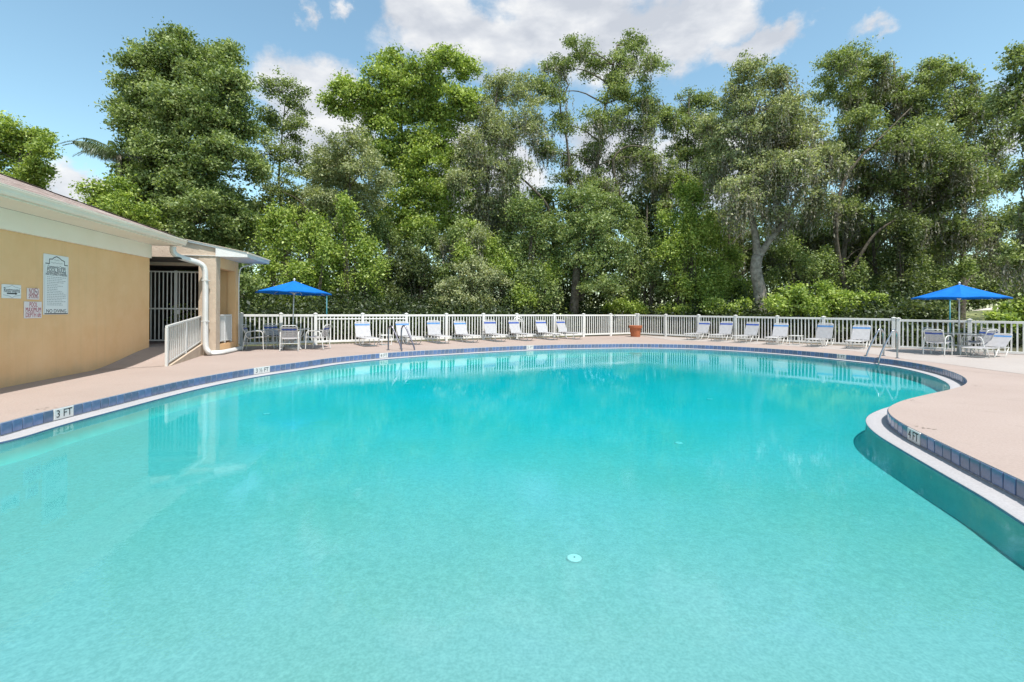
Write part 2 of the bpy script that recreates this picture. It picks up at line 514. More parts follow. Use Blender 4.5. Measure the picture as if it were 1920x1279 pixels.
# ------------------------------------------------------------------ mesh helpers
class MB:
    def __init__(s):
        s.v, s.f, s.var = [], [], []

    def add(s, verts, faces, var=None):
        o = len(s.v)
        s.v += [tuple(p) for p in verts]
        s.f += [tuple(i + o for i in f) for f in faces]
        s.var += [var if var is not None else 0.5] * len(faces)

    BF = [(0, 3, 2, 1), (4, 5, 6, 7), (0, 1, 5, 4), (1, 2, 6, 5), (2, 3, 7, 6), (3, 0, 4, 7)]

    def box(s, lo, hi, fn=None, var=None):
        x0, y0, z0 = lo
        x1, y1, z1 = hi
        vs = [(x0, y0, z0), (x1, y0, z0), (x1, y1, z0), (x0, y1, z0), (x0, y0, z1), (x1, y0, z1), (x1, y1, z1), (x0, y1, z1)]
        if fn:
            vs = [fn(*p) for p in vs]
        s.add(vs, s.BF, var)

    def bbox(s, lo, hi, b=0.006, fn=None):
        """box with chamfered vertical and top edges"""
        x0, y0, z0 = lo
        x1, y1, z1 = hi
        ring = [(x0 + b, y0), (x1 - b, y0), (x1, y0 + b), (x1, y1 - b), (x1 - b, y1), (x0 + b, y1), (x0, y1 - b), (x0, y0 + b)]
        cx, cy_ = (x0 + x1) / 2, (y0 + y1) / 2
        def shr(p):
            return (p[0] + (b if p[0] < cx else -b), p[1] + (b if p[1] < cy_ else -b))
        rows = [[(p[0], p[1], z0) for p in ring], [(p[0], p[1], z1 - b) for p in ring], [shr(p) + (z1,) for p in ring]]
        vs = sum(rows, [])
        fs = [(i, (i + 1) % 8, (i + 1) % 8 + 8, i + 8) for i in range(8)] + [(i + 8, (i + 1) % 8 + 8, (i + 1) % 8 + 16, i + 16) for i in range(8)]
        fs += [tuple(range(16, 24)), tuple(reversed(range(8)))]
        if fn:
            vs = [fn(*p) for p in vs]
        s.add(vs, fs)

    def tube(s, pts, r, n=6, closed=False, caps=True, square=None):
        pts = [Vector(p) for p in pts]
        m = len(pts)
        rr = r if hasattr(r, '__len__') else [r] * m
        rings = []
        up = None
        for i, p in enumerate(pts):
            a = pts[i - 1] if (i > 0 or closed) else p
            b = pts[(i + 1) % m] if (i < m - 1 or closed) else p
            d = (b - a)
            if d.length < 1e-9:
                d = Vector((0, 0, 1))
            d.normalize()
            if up is None:
                ref = Vector((0, 0, 1)) if abs(d.z) < 0.9 else Vector((1, 0, 0))
                up = (ref - d * ref.dot(d)).normalized()
            else:
                up = (up - d * up.dot(d))
                up = up.normalized() if up.length > 1e-6 else d.orthogonal().normalized()
            sd_ = d.cross(up)
            ring = []
            if square:
                w, h2 = square
                for (q, k) in ((-1, -.8), (-.8, -1), (.8, -1), (1, -.8), (1, .8), (.8, 1), (-.8, 1), (-1, .8)):
                    ring.append(p + sd_ * (q * w) + up * (k * h2))
            else:
                for k in range(n):
                    an = 2 * math.pi * k / n
                    ring.append(p + (sd_ * math.cos(an) + up * math.sin(an)) * rr[i])
            rings.append(ring)
        nn = len(rings[0])
        vs = [q for rg in rings for q in rg]
        fs = []
        for i in range(m if closed else m - 1):
            j = (i + 1) % m
            for k in range(nn):
                fs.append((i * nn + k, i * nn + (k + 1) % nn, j * nn + (k + 1) % nn, j * nn + k))
        if caps and not closed:
            fs += [tuple(reversed(range(nn))), tuple(range((m - 1) * nn, m * nn))]
        s.add(vs, fs)

    def lathe(s, prof, n=20, c=(0, 0, 0), caps=True):
        vs, fs = [], []
        for r, z in prof:
            for k in range(n):
                a = 2 * math.pi * k / n
                vs.append((c[0] + r * math.cos(a), c[1] + r * math.sin(a), c[2] + z))
        for i in range(len(prof) - 1):
            for k in range(n):
                fs.append((i * n + k, i * n + (k + 1) % n, (i + 1) * n + (k + 1) % n, (i + 1) * n + k))
        if caps:
            fs += [tuple(reversed(range(n))), tuple(range((len(prof) - 1) * n, len(prof) * n))]
        s.add(vs, fs)

    def mesh(s, name, m, smooth=False):
        me = bpy.data.meshes.new(name)
        me.from_pydata(s.v, [], s.f)
        if m is not None:
            me.materials.append(m)
        if any(v != 0.5 for v in s.var):
            a = me.attributes.new('var', 'FLOAT', 'FACE')
            a.data.foreach_set('value', s.var)
        if smooth:
            me.polygons.foreach_set('use_smooth', [True] * len(me.polygons))
        me.update()
        return me

    def build(s, name, m, parent=None, smooth=False, kind=None):
        return link(name, s.mesh(name, m, smooth), parent, kind)


def link(name, me, parent=None, kind=None):
    o = bpy.data.objects.new(name, me)
    col.objects.link(o)
    if parent is not None:
        o.parent = parent
    if kind:
        o['kind'] = kind
    return o


def smooth_by_angle(o, ang=40):
    me = o.data
    me.polygons.foreach_set('use_smooth', [True] * len(me.polygons))
    try:
        me.set_sharp_from_angle(angle=R(ang))
    except Exception:
        pass
    return o


def thing(name, label, cat, loc=(0, 0, 0), rz=0.0, group=None):
    o = bpy.data.objects.new(name, None)
    o.empty_display_size = 0.2
    col.objects.link(o)
    o.location = loc
    o.rotation_euler = (0, 0, rz)
    o['label'] = label
    o['category'] = cat
    if group:
        o['group'] = group
    return o


def children(o):
    return [c for c in bpy.data.objects if c.parent == o]


def copy_tree(o, parent=None, kids=None):
    c = o.copy()
    col.objects.link(c)
    if parent is not None:
        c.parent = parent
    for ch in children(o):
        copy_tree(ch, c)
    return c


def text_mesh(body, size, align='CENTER', shear=0.0, extrude=0.0006, spacing=1.0, width=None):
    cu = bpy.data.curves.new('text', 'FONT')
    cu.body = body
    cu.size = size
    cu.align_x = align
    cu.align_y = 'CENTER'
    cu.shear = shear
    cu.extrude = extrude
    cu.space_character = spacing
    cu.resolution_u = 3
    ob = bpy.data.objects.new('text', cu)
    col.objects.link(ob)
    dg = bpy.context.evaluated_depsgraph_get()
    me = bpy.data.meshes.new_from_object(ob.evaluated_get(dg))
    bpy.data.objects.remove(ob)
    if width:
        xs = [v.co.x for v in me.vertices]
        k = width / max(1e-6, max(xs) - min(xs))
        me.transform(Matrix.Diagonal((k, 1, 1, 1)))
    return me


def arc_pts(c, r, a0, a1, n, fn):
    return [fn(c, r, a0 + (a1 - a0) * i / n) for i in range(n + 1)]


def catmull(pts, step, closed=False):
    pts = [Vector(p) for p in pts]
    n = len(pts)
    out = []
    rngi = range(n if closed else n - 1)
    for i in rngi:
        p0 = pts[i - 1] if (closed or i > 0) else pts[i] * 2 - pts[i + 1]
        p1, p2 = pts[i], pts[(i + 1) % n]
        p3 = pts[(i + 2) % n] if (closed or i + 2 < n) else p2 * 2 - p1
        # centripetal
        t0 = 0.0
        t1 = t0 + max(1e-6, (p1 - p0).length ** 0.5)
        t2 = t1 + max(1e-6, (p2 - p1).length ** 0.5)
        t3 = t2 + max(1e-6, (p3 - p2).length ** 0.5)
        k = max(2, int((p2 - p1).length / step) + 1)
        for j in range(k):
            tt = t1 + (t2 - t1) * j / k
            a1 = p0 * ((t1 - tt) / (t1 - t0)) + p1 * ((tt - t0) / (t1 - t0))
            a2 = p1 * ((t2 - tt) / (t2 - t1)) + p2 * ((tt - t1) / (t2 - t1))
            a3 = p2 * ((t3 - tt) / (t3 - t2)) + p3 * ((tt - t2) / (t3 - t2))
            b1 = a1 * ((t2 - tt) / (t2 - t0)) + a2 * ((tt - t0) / (t2 - t0))
            b2 = a2 * ((t3 - tt) / (t3 - t1)) + a3 * ((tt - t1) / (t3 - t1))
            out.append(b1 * ((t2 - tt) / (t2 - t1)) + b2 * ((tt - t1) / (t2 - t1)))
    if not closed:
        out.append(pts[-1])
    return out


def resample(pts, step, closed=True):
    pts = list(pts)
    if closed:
        pts = pts + [pts[0]]
    L = [0.0]
    for a, b in zip(pts, pts[1:]):
        L.append(L[-1] + (b - a).length)
    n = max(3, int(round(L[-1] / step)))
    out, j = [], 0
    for i in range(n if closed else n + 1):
        t = L[-1] * i / n
        while j < len(L) - 2 and L[j + 1] < t:
            j += 1
        k = (t - L[j]) / max(1e-9, L[j + 1] - L[j])
        out.append(pts[j].lerp(pts[j + 1], k))
    return out


# ------------------------------------------------------------------ the pool
edge_px = [(0, 793), (28, 785.5), (88, 770.3), (146, 757), (206, 743.5), (274, 728), (338, 714.2), (402, 702), (474, 690.2), (560, 679), (627.5, 670),
           (708, 662.8), (785, 657.6), (817.5, 656), (909, 651.3), (980.6, 648.3), (1061, 646), (1136, 645), (1191.7, 644.6), (1300, 646.4), (1412, 651.6),
           (1500, 657.6), (1567, 663.3), (1679, 674.8), (1755, 688.4), (1801, 703.3), (1813.5, 714.5), (1808, 721.5), (1787, 728.8), (1732, 741), (1690, 752),
           (1668, 763), (1665.5, 771), (1674, 781.5), (1697.6, 796.6), (1721.7, 808.6), (1797.4, 844.7), (1900.7, 893), (1920, 902)]
outline = [G(x, y) for x, y in edge_px]
outline += [Vector(p) for p in ((3.95, 3.1, 0), (3.75, 2.3, 0), (3.2, 1.35, 0), (2.1, 0.65, 0), (0.2, 0.35, 0), (-2.4, 0.45, 0), (-4.6, 1.1, 0), (-5.9, 2.3, 0), (-6.45, 3.9, 0))]
edge = resample(catmull(outline, 0.05, True), 0.05)
# light smoothing of the traced edge
for _ in range(6):
    edge = [edge[i - 1] * 0.25 + edge[i] * 0.5 + edge[(i + 1) % len(edge)] * 0.25 for i in range(len(edge))]
TILE = 0.155
edge = resample(edge, TILE / 3)
NE = len(edge)


def normals(pts):
    ns = []
    for i in range(len(pts)):
        tt = (pts[(i + 1) % len(pts)] - pts[i - 1]).normalized()
        ns.append(Vector((tt.y, -tt.x, 0)))
    return ns


nrm = normals(edge)


def offset(d):
    pts = [e + n * d for e, n in zip(edge, nrm)]
    for _ in range(4 if d > 0.1 else 0):
        pts = [pts[i - 1] * 0.25 + pts[i] * 0.5 + pts[(i + 1) % NE] * 0.25 for i in range(NE)]
    return pts


LIP = 0.255
ZW = -0.186                                    # water level


def fill(outer, holes, z, name, m, kind='structure'):
    loops = [[Vector((p.x, p.y, 0)) for p in outer]] + [[Vector((p.x, p.y, 0)) for p in h] for h in holes]
    tris = geometry.tessellate_polygon(loops)
    pts = [p for lp in loops for p in lp]
    mb = MB()
    fs = []
    for a, b, c in tris:
        n = (pts[b] - pts[a]).cross(pts[c] - pts[a]).z
        fs.append((a, b, c) if n > 0 else (a, c, b))
    mb.add([(p.x, p.y, z) for p in pts], fs)
    return mb.build(name, m, kind=kind)


FA, FB = Vector((-9.83, 16.98, 0)), Vector((7.17, 27.1, 0))
FC = Vector((14.8, 18.2, 0))
FD = Vector((19.6, 13.0, 0))
deck_outer = [Vector(p) for p in ((-32, -9, 0), (28, -9, 0), (28, 12, 0), (20.2, 12.9, 0), (15.2, 18.6, 0), (7.3, 27.55, 0), (-9.9, 17.35, 0), (-14, 20, 0), (-32, 20, 0))]
fill(deck_outer, [edge], 0.0, 'pool_deck', M['deck'])
fill([Vector(p) for p in ((-900, -900, 0), (900, -900, 0), (900, 900, 0), (-900, 900, 0))], [deck_outer], -0.03, 'ground', M['ground'])

# paler strip of deck along the far right fence, and its seam
strip_edge = [G(x, y) for x, y in ((1990, 712), (1920, 702), (1850, 693), (1780, 683.5), (1700, 674), (1660, 668), (1600, 658.5), (1520, 651.5), (1420, 645.5), (1330, 641), (1260, 638.5))]
strip_poly = strip_edge + [Vector((7.3, 26.9, 0)), Vector((14.75, 18.1, 0)), Vector((19.5, 12.9, 0))]
fill(strip_poly, [], 0.004, 'deck_strip', M['deck_white'])
mb = MB()
sp = resample([G(x, y, 0.005) for x, y in ((1600, 676.6), (1640, 681), (1720, 688), (1800, 694), (1920, 706.5), (2000, 715))][1:], 0.3, closed=False)
for a, b in zip(sp, sp[1:]):
    d = (b - a).normalized() * 0.006
    n = Vector((-d.y, d.x, 0))
    mb.add([a - n, b - n, b + n, a + n], [(0, 1, 2, 3)])
mb.build('deck_seam', M['seam'], kind='structure')

# worn dark paint marks on the deck
def worn_mark(px0, py0, px1, py1, wid, seed):
    r = random.Random(seed)
    a, b = G(px0, py0, 0.004), G(px1, py1, 0.004)
    mb = MB()
    d = b - a
    nrm_ = Vector((-d.y, d.x, 0)).normalized()
    k = 7
    for i in range(k):
        if r.random() < 0.3:
            continue
        c = a + d * ((i + r.uniform(.2, .8)) / k) + nrm_ * r.uniform(-.5, .5) * wid
        l, w = d.length / k * r.uniform(.25, .6), wid * r.uniform(.12, .35)
        u = d.normalized()
        pts = []
        for q in range(7):
            an = q / 7 * 6.283
            pts.append(c + u * math.cos(an) * l * r.uniform(.6, 1.1) + nrm_ * math.sin(an) * w * r.uniform(.6, 1.1))
        mb.add(pts, [tuple(range(7))])
    return mb.build('worn_paint_mark', M['stain'], kind='structure')


worn_mark(1715, 797, 1749, 805, 0.12, 1)
worn_mark(1696, 749, 1716, 751, 0.12, 2)
worn_mark(1820, 721.5, 1836, 724, 0.14, 3)
worn_mark(1873, 727, 1879, 727.5, 0.1, 4)
worn_mark(72, 768, 100, 763, 0.12, 5)

# the basin: tile backing wall, gutter ledge, submerged wall
rows = [(offset(0.0), 0.0), (offset(0.0), -0.165), (offset(LIP * 0.6), -0.172), (offset(LIP - 0.012), -0.166), (offset(LIP), -0.172), (offset(LIP), -0.27), (offset(LIP + .012), -0.36), (offset(LIP + .06), -0.445), (offset(LIP + .16), -0.53), (offset(LIP + .34), -0.62), (offset(LIP + .42), -0.85)]


def strip(r, lo, hi, name, m, parent=None, kind=None, smooth=True):
    mb = MB()
    vs, fs = [], []
    for pts, z in r[lo:hi]:
        vs += [(p.x, p.y, z) for p in pts]
    for i in range(hi - lo - 1):
        for k in range(NE):
            fs.append((i * NE + k, (i + 1) * NE + k, (i + 1) * NE + (k + 1) % NE, i * NE + (k + 1) % NE))
    mb.add(vs, fs)
    return mb.build(name, m, parent, smooth=smooth, kind=kind)


coping = strip(rows, 0, 2, 'pool_coping', M['grout'], kind='structure')
strip(rows, 1, 5, 'gutter_ledge', M['ledge'], kind='structure')
strip(rows, 4, 11, 'pool_wall', M['wall_plaster'], kind='structure')
# blue trim tile under the ledge lip
trim_rows = [(offset(LIP + 0.004), -0.172), (offset(LIP + 0.004), -0.192)]
strip(trim_rows, 0, 2, 'lip_trim', M['tile'], kind='structure')


def floor_z(x, y):
    return ZW - (0.23 + 0.32 * math.exp(-((x - 1.0) / 5.5) ** 2 - ((y - 12) / 6.0) ** 2))


mb = MB()
nx, ny = 60, 64
x0, x1, y0, y1 = -9.0, 15.0, -0.4, 25.5
vs = [(x0 + (x1 - x0) * i / nx, y0 + (y1 - y0) * j / ny) for j in range(ny + 1) for i in range(nx + 1)]
mb.add([(x, y, floor_z(x, y)) for x, y in vs], [(j * (nx + 1) + i, j * (nx + 1) + i + 1, (j + 1) * (nx + 1) + i + 1, (j + 1) * (nx + 1) + i) for j in range(ny) for i in range(nx)])
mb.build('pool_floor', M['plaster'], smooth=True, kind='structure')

wl = offset(LIP - 0.02)
tris = geometry.tessellate_polygon([[Vector((p.x, p.y, 0)) for p in wl]])
fs = []
for a, b, c in tris:
    n = (wl[b] - wl[a]).cross(wl[c] - wl[a]).z
    fs.append((a, b, c) if n > 0 else (a, c, b))
mb = MB()
mb.add([(p.x, p.y, ZW) for p in wl] + [(p.x, p.y, -1.3) for p in wl],
       fs + [(a + NE, c + NE, b + NE) for a, b, c in fs] + [(k, (k + 1) % NE, (k + 1) % NE + NE, k + NE) for k in range(NE)])
w_ob = mb.build('water', M['water'], kind='structure')
bmw = bmesh.new()
bmw.from_mesh(w_ob.data)
bmesh.ops.recalc_face_normals(bmw, faces=bmw.faces)
bmw.to_mesh(w_ob.data)
bmw.free()

# tiles and depth markers
NT_ = NE // 3
tile_mb = MB()
tile_mb.bbox((-0.0712, -0.0715, 0), (0.0712, 0.0715, 0.011), 0.004)
tile_me = tile_mb.mesh('tile', M['tile'])


def project(p):
    dx, dv = p.x / p.y * F, (H - p.z) / p.y * F
    return CX + dx - ROLL * dv, CY + dv + ROLL * dx


def tile_frame(i):
    k = (3 * i + 1) % NE
    k2 = (k + 1) % NE
    p = (edge[k] + edge[k2]) * 0.5
    n = ((nrm[k] + nrm[k2]) * 0.5).normalized()
    return p, n


markers = [('3 FT', 110, 0), ('3 ½ FT', 489, 0), ('4 FT', 716, 0), ('5 FT', 988, 0), ('5 FT', 1572, 0), ('4 FT', 1707, 780)]
taken = {}
info = []
for i in range(NT_):
    p, n = tile_frame(i)
    vis = p.y > 1.0 and n.dot(Vector((0, 0, 0)) - p) > -0.02
    px, py = project(p) if p.y > 0.5 else (-9999, 0)
    info.append((i, p, n, px, py, vis))
for body, mx, my in markers:
    cand = [q for q in info if q[5] and (q[4] > my) and (my > 0 or q[4] < 800)]
    best = min(cand, key=lambda q: abs(q[3] - mx))
    j = best[0]
    taken[j] = body
    taken[(j + 1) % NT_] = None
    if '½' in body:
        taken[(j - 1) % NT_] = None


def tile_matrix(p, n, z=-0.081):
    z_ax = n
    y_ax = Vector((0, 0, 1))
    x_ax = y_ax.cross(z_ax)
    m = Matrix((x_ax, y_ax, z_ax)).transposed().to_4x4()
    m.translation = Vector((p.x, p.y, z))
    return m


order = sorted([q for q in info if q[0] not in taken and q[5] and -60 < q[3] < 1980], key=lambda q: q[1].length)
single = set(q[0] for q in order[:295])
rest = MB()
for i, p, n, px, py, vis in info:
    if i in taken:
        continue
    m = tile_matrix(p + n * 0.001, n)
    if i in single:
        o = link('tile', tile_me, coping)
        jit = Matrix.Rotation(random.uniform(-.02, .02), 4, 'Y') @ Matrix.Rotation(random.uniform(-.02, .02), 4, 'X')
        o.matrix_local = m @ jit
    else:
        rest.add([m @ Vector(v) for v in tile_mb.v], tile_mb.f)
rest.build('tile_band', M['tile'], coping, kind='stuff')
for j, body in taken.items():
    if body is None:
        continue
    wide = '½' in body
    p, n = tile_frame(j)
    p2, n2 = tile_frame((j + 1) % NT_)
    if wide:
        pc, nc = p, n
        w = 3 * TILE
    else:
        pc, nc = (p + p2) * 0.5, ((n + n2) * 0.5).normalized()
        w = 2 * TILE
    mbm = MB()
    mbm.bbox((-w / 2 + .003, -0.074, 0), (w / 2 - .003, 0.074, 0.013), 0.004)
    o = mbm.build('depth_marker', M['marker'], coping)
    o['label'] = 'white depth marker tile reading ' + body
    o.matrix_local = tile_matrix(pc + nc * 0.003, nc)
    tm = text_mesh(body, 0.145, extrude=0.0008, width=w * 0.78)
    tm.materials.append(M['ink'])
    to = link('lettering', tm, o)
    to.location = (0, 0, 0.0145)

# fittings on the pool floor
def floor_hit(px, py):
    u, v = ray(px, py)
    D = 1.0
    for _ in range(400):
        D2 = D + 0.05
        if H - v * D2 < floor_z(u * D2, D2):
            break
        D = D2
    return Vector((u * D, D, floor_z(u * D, D)))


for px, py, rad, label, ring in ((1077, 1047, 0.054, 'large round white inlet cover on the pool floor in the foreground', False),
                                 (1273, 831, 0.054, 'round white inlet cover on the pool floor nearer the rounded deck corner', False),
                                 (500, 776, 0.054, 'small white inlet cover on the floor near the clubhouse reflection', False),
                                 (1331, 748, 0.065, 'pale inlet cover on the deep floor below the planter', False),
                                 (765, 720, 0.065, 'pale inlet cover on the floor in front of the grey ladder', False),
                                 (431, 722, 0.10, 'dark ring shaped drain under water beside the 3 1/2 FT marker', True)):
    c = floor_hit(px, py)
    t_ = thing('pool_inlet' if not ring else 'pool_drain', label, 'pool fitting', c + Vector((0, 0, 0.003)), 0, 'fittings on the pool floor')
    mb = MB()
    if ring:
        mb.lathe([(rad * .72, 0), (rad * .72, .015), (rad, .015), (rad * 1.05, 0)], 24)
        mb.build('ring', M['grey_drain'], t_)
    else:
        mb.lathe([(rad, 0), (rad, .003), (rad * .86, .007), (rad * .3, .008)], 24)
        mb.build('cover', M['drain'], t_)
        mb = MB()
        mb.lathe([(rad * .14, .0082), (rad * .14, .010)], 12)
        mb.build('screw', M['grey_drain'], t_)
        mb = MB()
        mb.lathe([(rad * 1.02, 0), (rad * 1.12, .002), (rad * 1.18, 0)], 24, caps=False)
        mb.build('rim', M['plaster'], t_)

# ------------------------------------------------------------------ clubhouse
O0 = Vector((-8.78, 8.05, 0))
AX = Vector((-0.208, 0.978, 0))
NX = Vector((0.978, 0.208, 0))


def B(s, n, z):
    return O0 + AX * s + NX * n + Vector((0, 0, z))


def bbx(mb, s0, s1, n0, n1, z0, z1):
    mb.box((s0, n0, z0), (s1, n1, z1), lambda s, n, z: B(s, n, z))


house = thing('clubhouse', 'tan stucco clubhouse with brown shingle hip roof and white gutter', 'building', (0, 0, 0))
SE = 4.67
mb = MB()
bbx(mb, -14, SE, -7.0, 0.0, -0.02, 3.09)
mb.build('wall', M['stucco'], house)
mb = MB()
bbx(mb, -14, SE - 0.04, 0.002, 0.07, 2.73, 3.088)
mb.build('beam', M['cream'], house)
mb = MB()
bbx(mb, -14, SE + 0.10, 0.072, 0.74, 3.092, 3.115)
bbx(mb, SE + 0.003, SE + 0.10, -7.0, 0.068, 3.092, 3.115)
mb.build('soffit', M['cream'], house)
# k-style gutter
prof = [(0.745, 3.118), (0.80, 3.118), (0.83, 3.16), (0.835, 3.20), (0.86, 3.225), (0.86, 3.262), (0.85, 3.262), (0.845, 3.235), (0.745, 3.235)]
mb = MB()
k = len(prof)
mb.add([B(-14, n, z) for n, z in prof] + [B(SE + .14, n, z) for n, z in prof],
       [(i, (i + 1) % k, (i + 1) % k + k, i + k) for i in range(k)] + [tuple(range(k)), tuple(reversed(range(k, 2 * k)))])
gut = mb.build('gutter', M['gutter'], house)
mb = MB()
bbx(mb, -14, SE + .12, 0.70, 0.742, 3.117, 3.25)
mb.build('fascia', M['cream'], house)
# roof: hip with ridge at n=-6
PITCH = 0.385


def roof_pt(s, n, up=0.0):
    return B(s, n, 3.25 + PITCH * (0.84 - n) + up)


mb = MB()
kk = 6.8
a, b2 = roof_pt(-14, 0.84), roof_pt(4.9, 0.84)
c, d = roof_pt(4.9 - kk, 0.84 - kk), roof_pt(-14, 0.84 - kk)
e = B(4.9, 0.84 - 2 * kk, 3.25)
g = B(-14, 0.84 - 2 * kk, 3.25)
mb.add([a, b2, c, d, e, g], [(0, 1, 2, 3), (1, 4, 2), (2, 4, 5, 3)])
roof = mb.build('roof', M['shingle'], house)
mb = MB()
rr = random.Random(3)
row = 0
n = 0.86
while n > -3.4:
    s = -2.0 - rr.uniform(0, .3)
    while s < 4.9 - (0.84 - n):
        w = rr.uniform(0.16, 0.34)
        s1 = min(s + w - 0.006, 4.9 - (0.84 - n) + .02)
        t0 = 0.0035 + rr.uniform(0, .003)
        if s1 > s + .02:
            q = [roof_pt(s, n, t0), roof_pt(s1, n, t0), roof_pt(s1, n - .17, .0015), roof_pt(s, n - .17, .0015), roof_pt(s, n, 0), roof_pt(s1, n, 0)]
            mb.add(q, [(0, 1, 2, 3), (4, 5, 1, 0)], rr.random())
        s += w
    n -= 0.14
    row += 1
mb.build('shingle', M['shingle'], roof, kind='stuff')
# hip cap shingles
mb = MB()
for i in range(24):
    k0 = i * 0.28
    p = B(4.9 - k0, 0.84 - k0, 3.25 + PITCH * k0 + .03)
    p2 = B(4.9 - k0 - .31, 0.84 - k0 - .31, 3.25 + PITCH * (k0 + .31) + .022)
    side = AX * .10 - NX * .10
    dn = Vector((0, 0, -.035))
    mb.add([p - side + dn, p, p + side + dn, p2 - side + dn, p2, p2 + side + dn], [(0, 1, 4, 3), (1, 2, 5, 4)], rr.random())
mb.build('hip_cap', M['shingle'], roof, kind='stuff')

# porch: pier, front wall over the gate, side wall with opening, end wall
SP = 5.83
mb = MB()


def prism(mb, poly_nz, s0, s1):
    k = len(poly_nz)
    mb.add([B(s0, n, z) for n, z in poly_nz] + [B(s1, n, z) for n, z in poly_nz],
           [tuple(reversed(range(k))), tuple(range(k, 2 * k))] + [(i, (i + 1) % k, (i + 1) % k + k, i + k) for i in range(k)])


def porch_z(n):
    return 3.08 + 0.20 * (2.05 - n)


ZL = 2.66
pz = lambda n: porch_z(n) - 0.064
prism(mb, [(0.72, -0.02), (1.19, -0.02), (1.19, pz(1.19)), (0.72, pz(0.72))], SP, SP + .30)
mb.build('pier', M['pier_stucco'], house)
mb = MB()
prism(mb, [(-2.2, ZL), (0.718, ZL), (0.718, pz(0.718)), (-2.2, pz(-2.2))], SP + .012, SP + .27)
mb.build('lintel', M['pier_stucco'], house)
mb = MB()
bbx(mb, SP + .302, 7.40, 0.96, 1.18, -0.02, 0.30)        # low wall under the opening
bbx(mb, SP + .302, 7.40, 0.96, 1.18, 2.62, 2.948)
bbx(mb, 7.402, 7.66, 0.95, 1.19, -0.02, 2.948)        # end post
bbx(mb, 7.43, 7.66, 0.32, 0.948, 0.0, 2.948)         # end wall seen through the opening
mb.build('porch_wall', M['stucco'], house)
mb = MB()
prism(mb, [(2.05, porch_z(2.05)), (2.05, porch_z(2.05) - .06), (-4.5, porch_z(-4.5) - .06), (-4.5, porch_z(-4.5))], SP - .06, 7.98)
pr = mb.build('porch_roof', M['white_paint'], house)
mb = MB()
bbx(mb, SP - .03, 7.96, 0.2, 2.028, 2.952, 2.968)
mb.build('porch_soffit', M['white_paint'], house)
mb = MB()
bbx(mb, SP - .062, 7.982, 2.03, 2.056, 2.94, 3.055)
prism(mb, [(1.192, 2.94), (2.028, 2.94), (2.028, 3.02), (1.192, porch_z(1.192) - .062)], SP - .062, SP - .034)
bbx(mb, 7.962, 7.982, 1.19, 2.028, 2.94, 3.015)
mb.build('porch_fascia', M['white_paint'], house)
mb = MB()
prism(mb, [(2.085, porch_z(2.085) + .014), (2.085, porch_z(2.085) - .03), (2.06, porch_z(2.06) - .03), (2.06, porch_z(2.06) + .004), (-1.2, porch_z(-1.2) + .004), (-1.2, porch_z(-1.2) + .014)], SP - .09, 8.0)
mb.build('drip_edge', M['gutter'], pr)
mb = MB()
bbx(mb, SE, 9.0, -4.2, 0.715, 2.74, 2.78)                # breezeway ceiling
mb.build('ceiling', M['room_shade'], house)
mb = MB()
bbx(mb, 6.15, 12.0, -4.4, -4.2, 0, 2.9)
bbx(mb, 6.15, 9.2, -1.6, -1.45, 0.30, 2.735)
bbx(mb, 9.0, 9.2, -1.448, 0.30, 0.30, 2.735)  # rear wall added to darken the view through the gate
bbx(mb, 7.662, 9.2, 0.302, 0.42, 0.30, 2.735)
mb.build('breezeway_wall', M['room_shade'], house)
# landing + ramp
R0, R1 = G(306, 687), Vector((-9.33, 13.98, 0))
Wa, Wb = B(2.45, 0.002, 0), B(SE, 0.002, 0)
mb = MB()
nn = 10
vs, fs = [], []
for i in range(nn + 1):
    t = i / nn
    zz = 0.33 * (t * t * (3 - 2 * t) * .5 + t * .5)
    l = Wa.lerp(Wb, t)
    r_ = R0.lerp(R1, t)
    for j in range(5):
        p = l.lerp(r_, j / 4)
        vs.append((p.x, p.y, 0.006 + zz))
for i in range(nn):
    for j in range(4):
        fs.append((i * 5 + j, i * 5 + j + 1, (i + 1) * 5 + j + 1, (i + 1) * 5 + j))
mb.add(vs, fs)
bb = [B(SE, 0.002, 0.336), R1 + Vector((0, 0, 0.336)), B(SP + .3, 0.70, 0.336), B(9, 0.70, 0.336), B(9, -4.2, 0.336), B(SE, -4.2, 0.336)]
mb.add(bb, [(0, 1, 2, 3, 4, 5)])
ramp = mb.build('entrance_ramp', M['deck'], kind='structure')
# curb wall beside the ramp
mb = MB()
dv = (R1 - R0).normalized()
nv = Vector((dv.y, -dv.x, 0))
cp = [R0 + dv * .05, R1 + dv * .10]
h0, h1 = 0.012, 0.37
for sgn in (1,):
    a, b2 = cp
    mb.add([a, b2, b2 + Vector((0, 0, h1)), a + Vector((0, 0, h0)), a + nv * .14, b2 + nv * .14, b2 + nv * .14 + Vector((0, 0, h1)), a + nv * .14 + Vector((0, 0, h0))],
           [(3, 2, 1, 0), (4, 5, 6, 7), (0, 1, 5, 4), (1, 2, 6, 5), (2, 3, 7, 6), (3, 0, 4, 7)])
mb.build('ramp_curb', M['pier_stucco'], house)

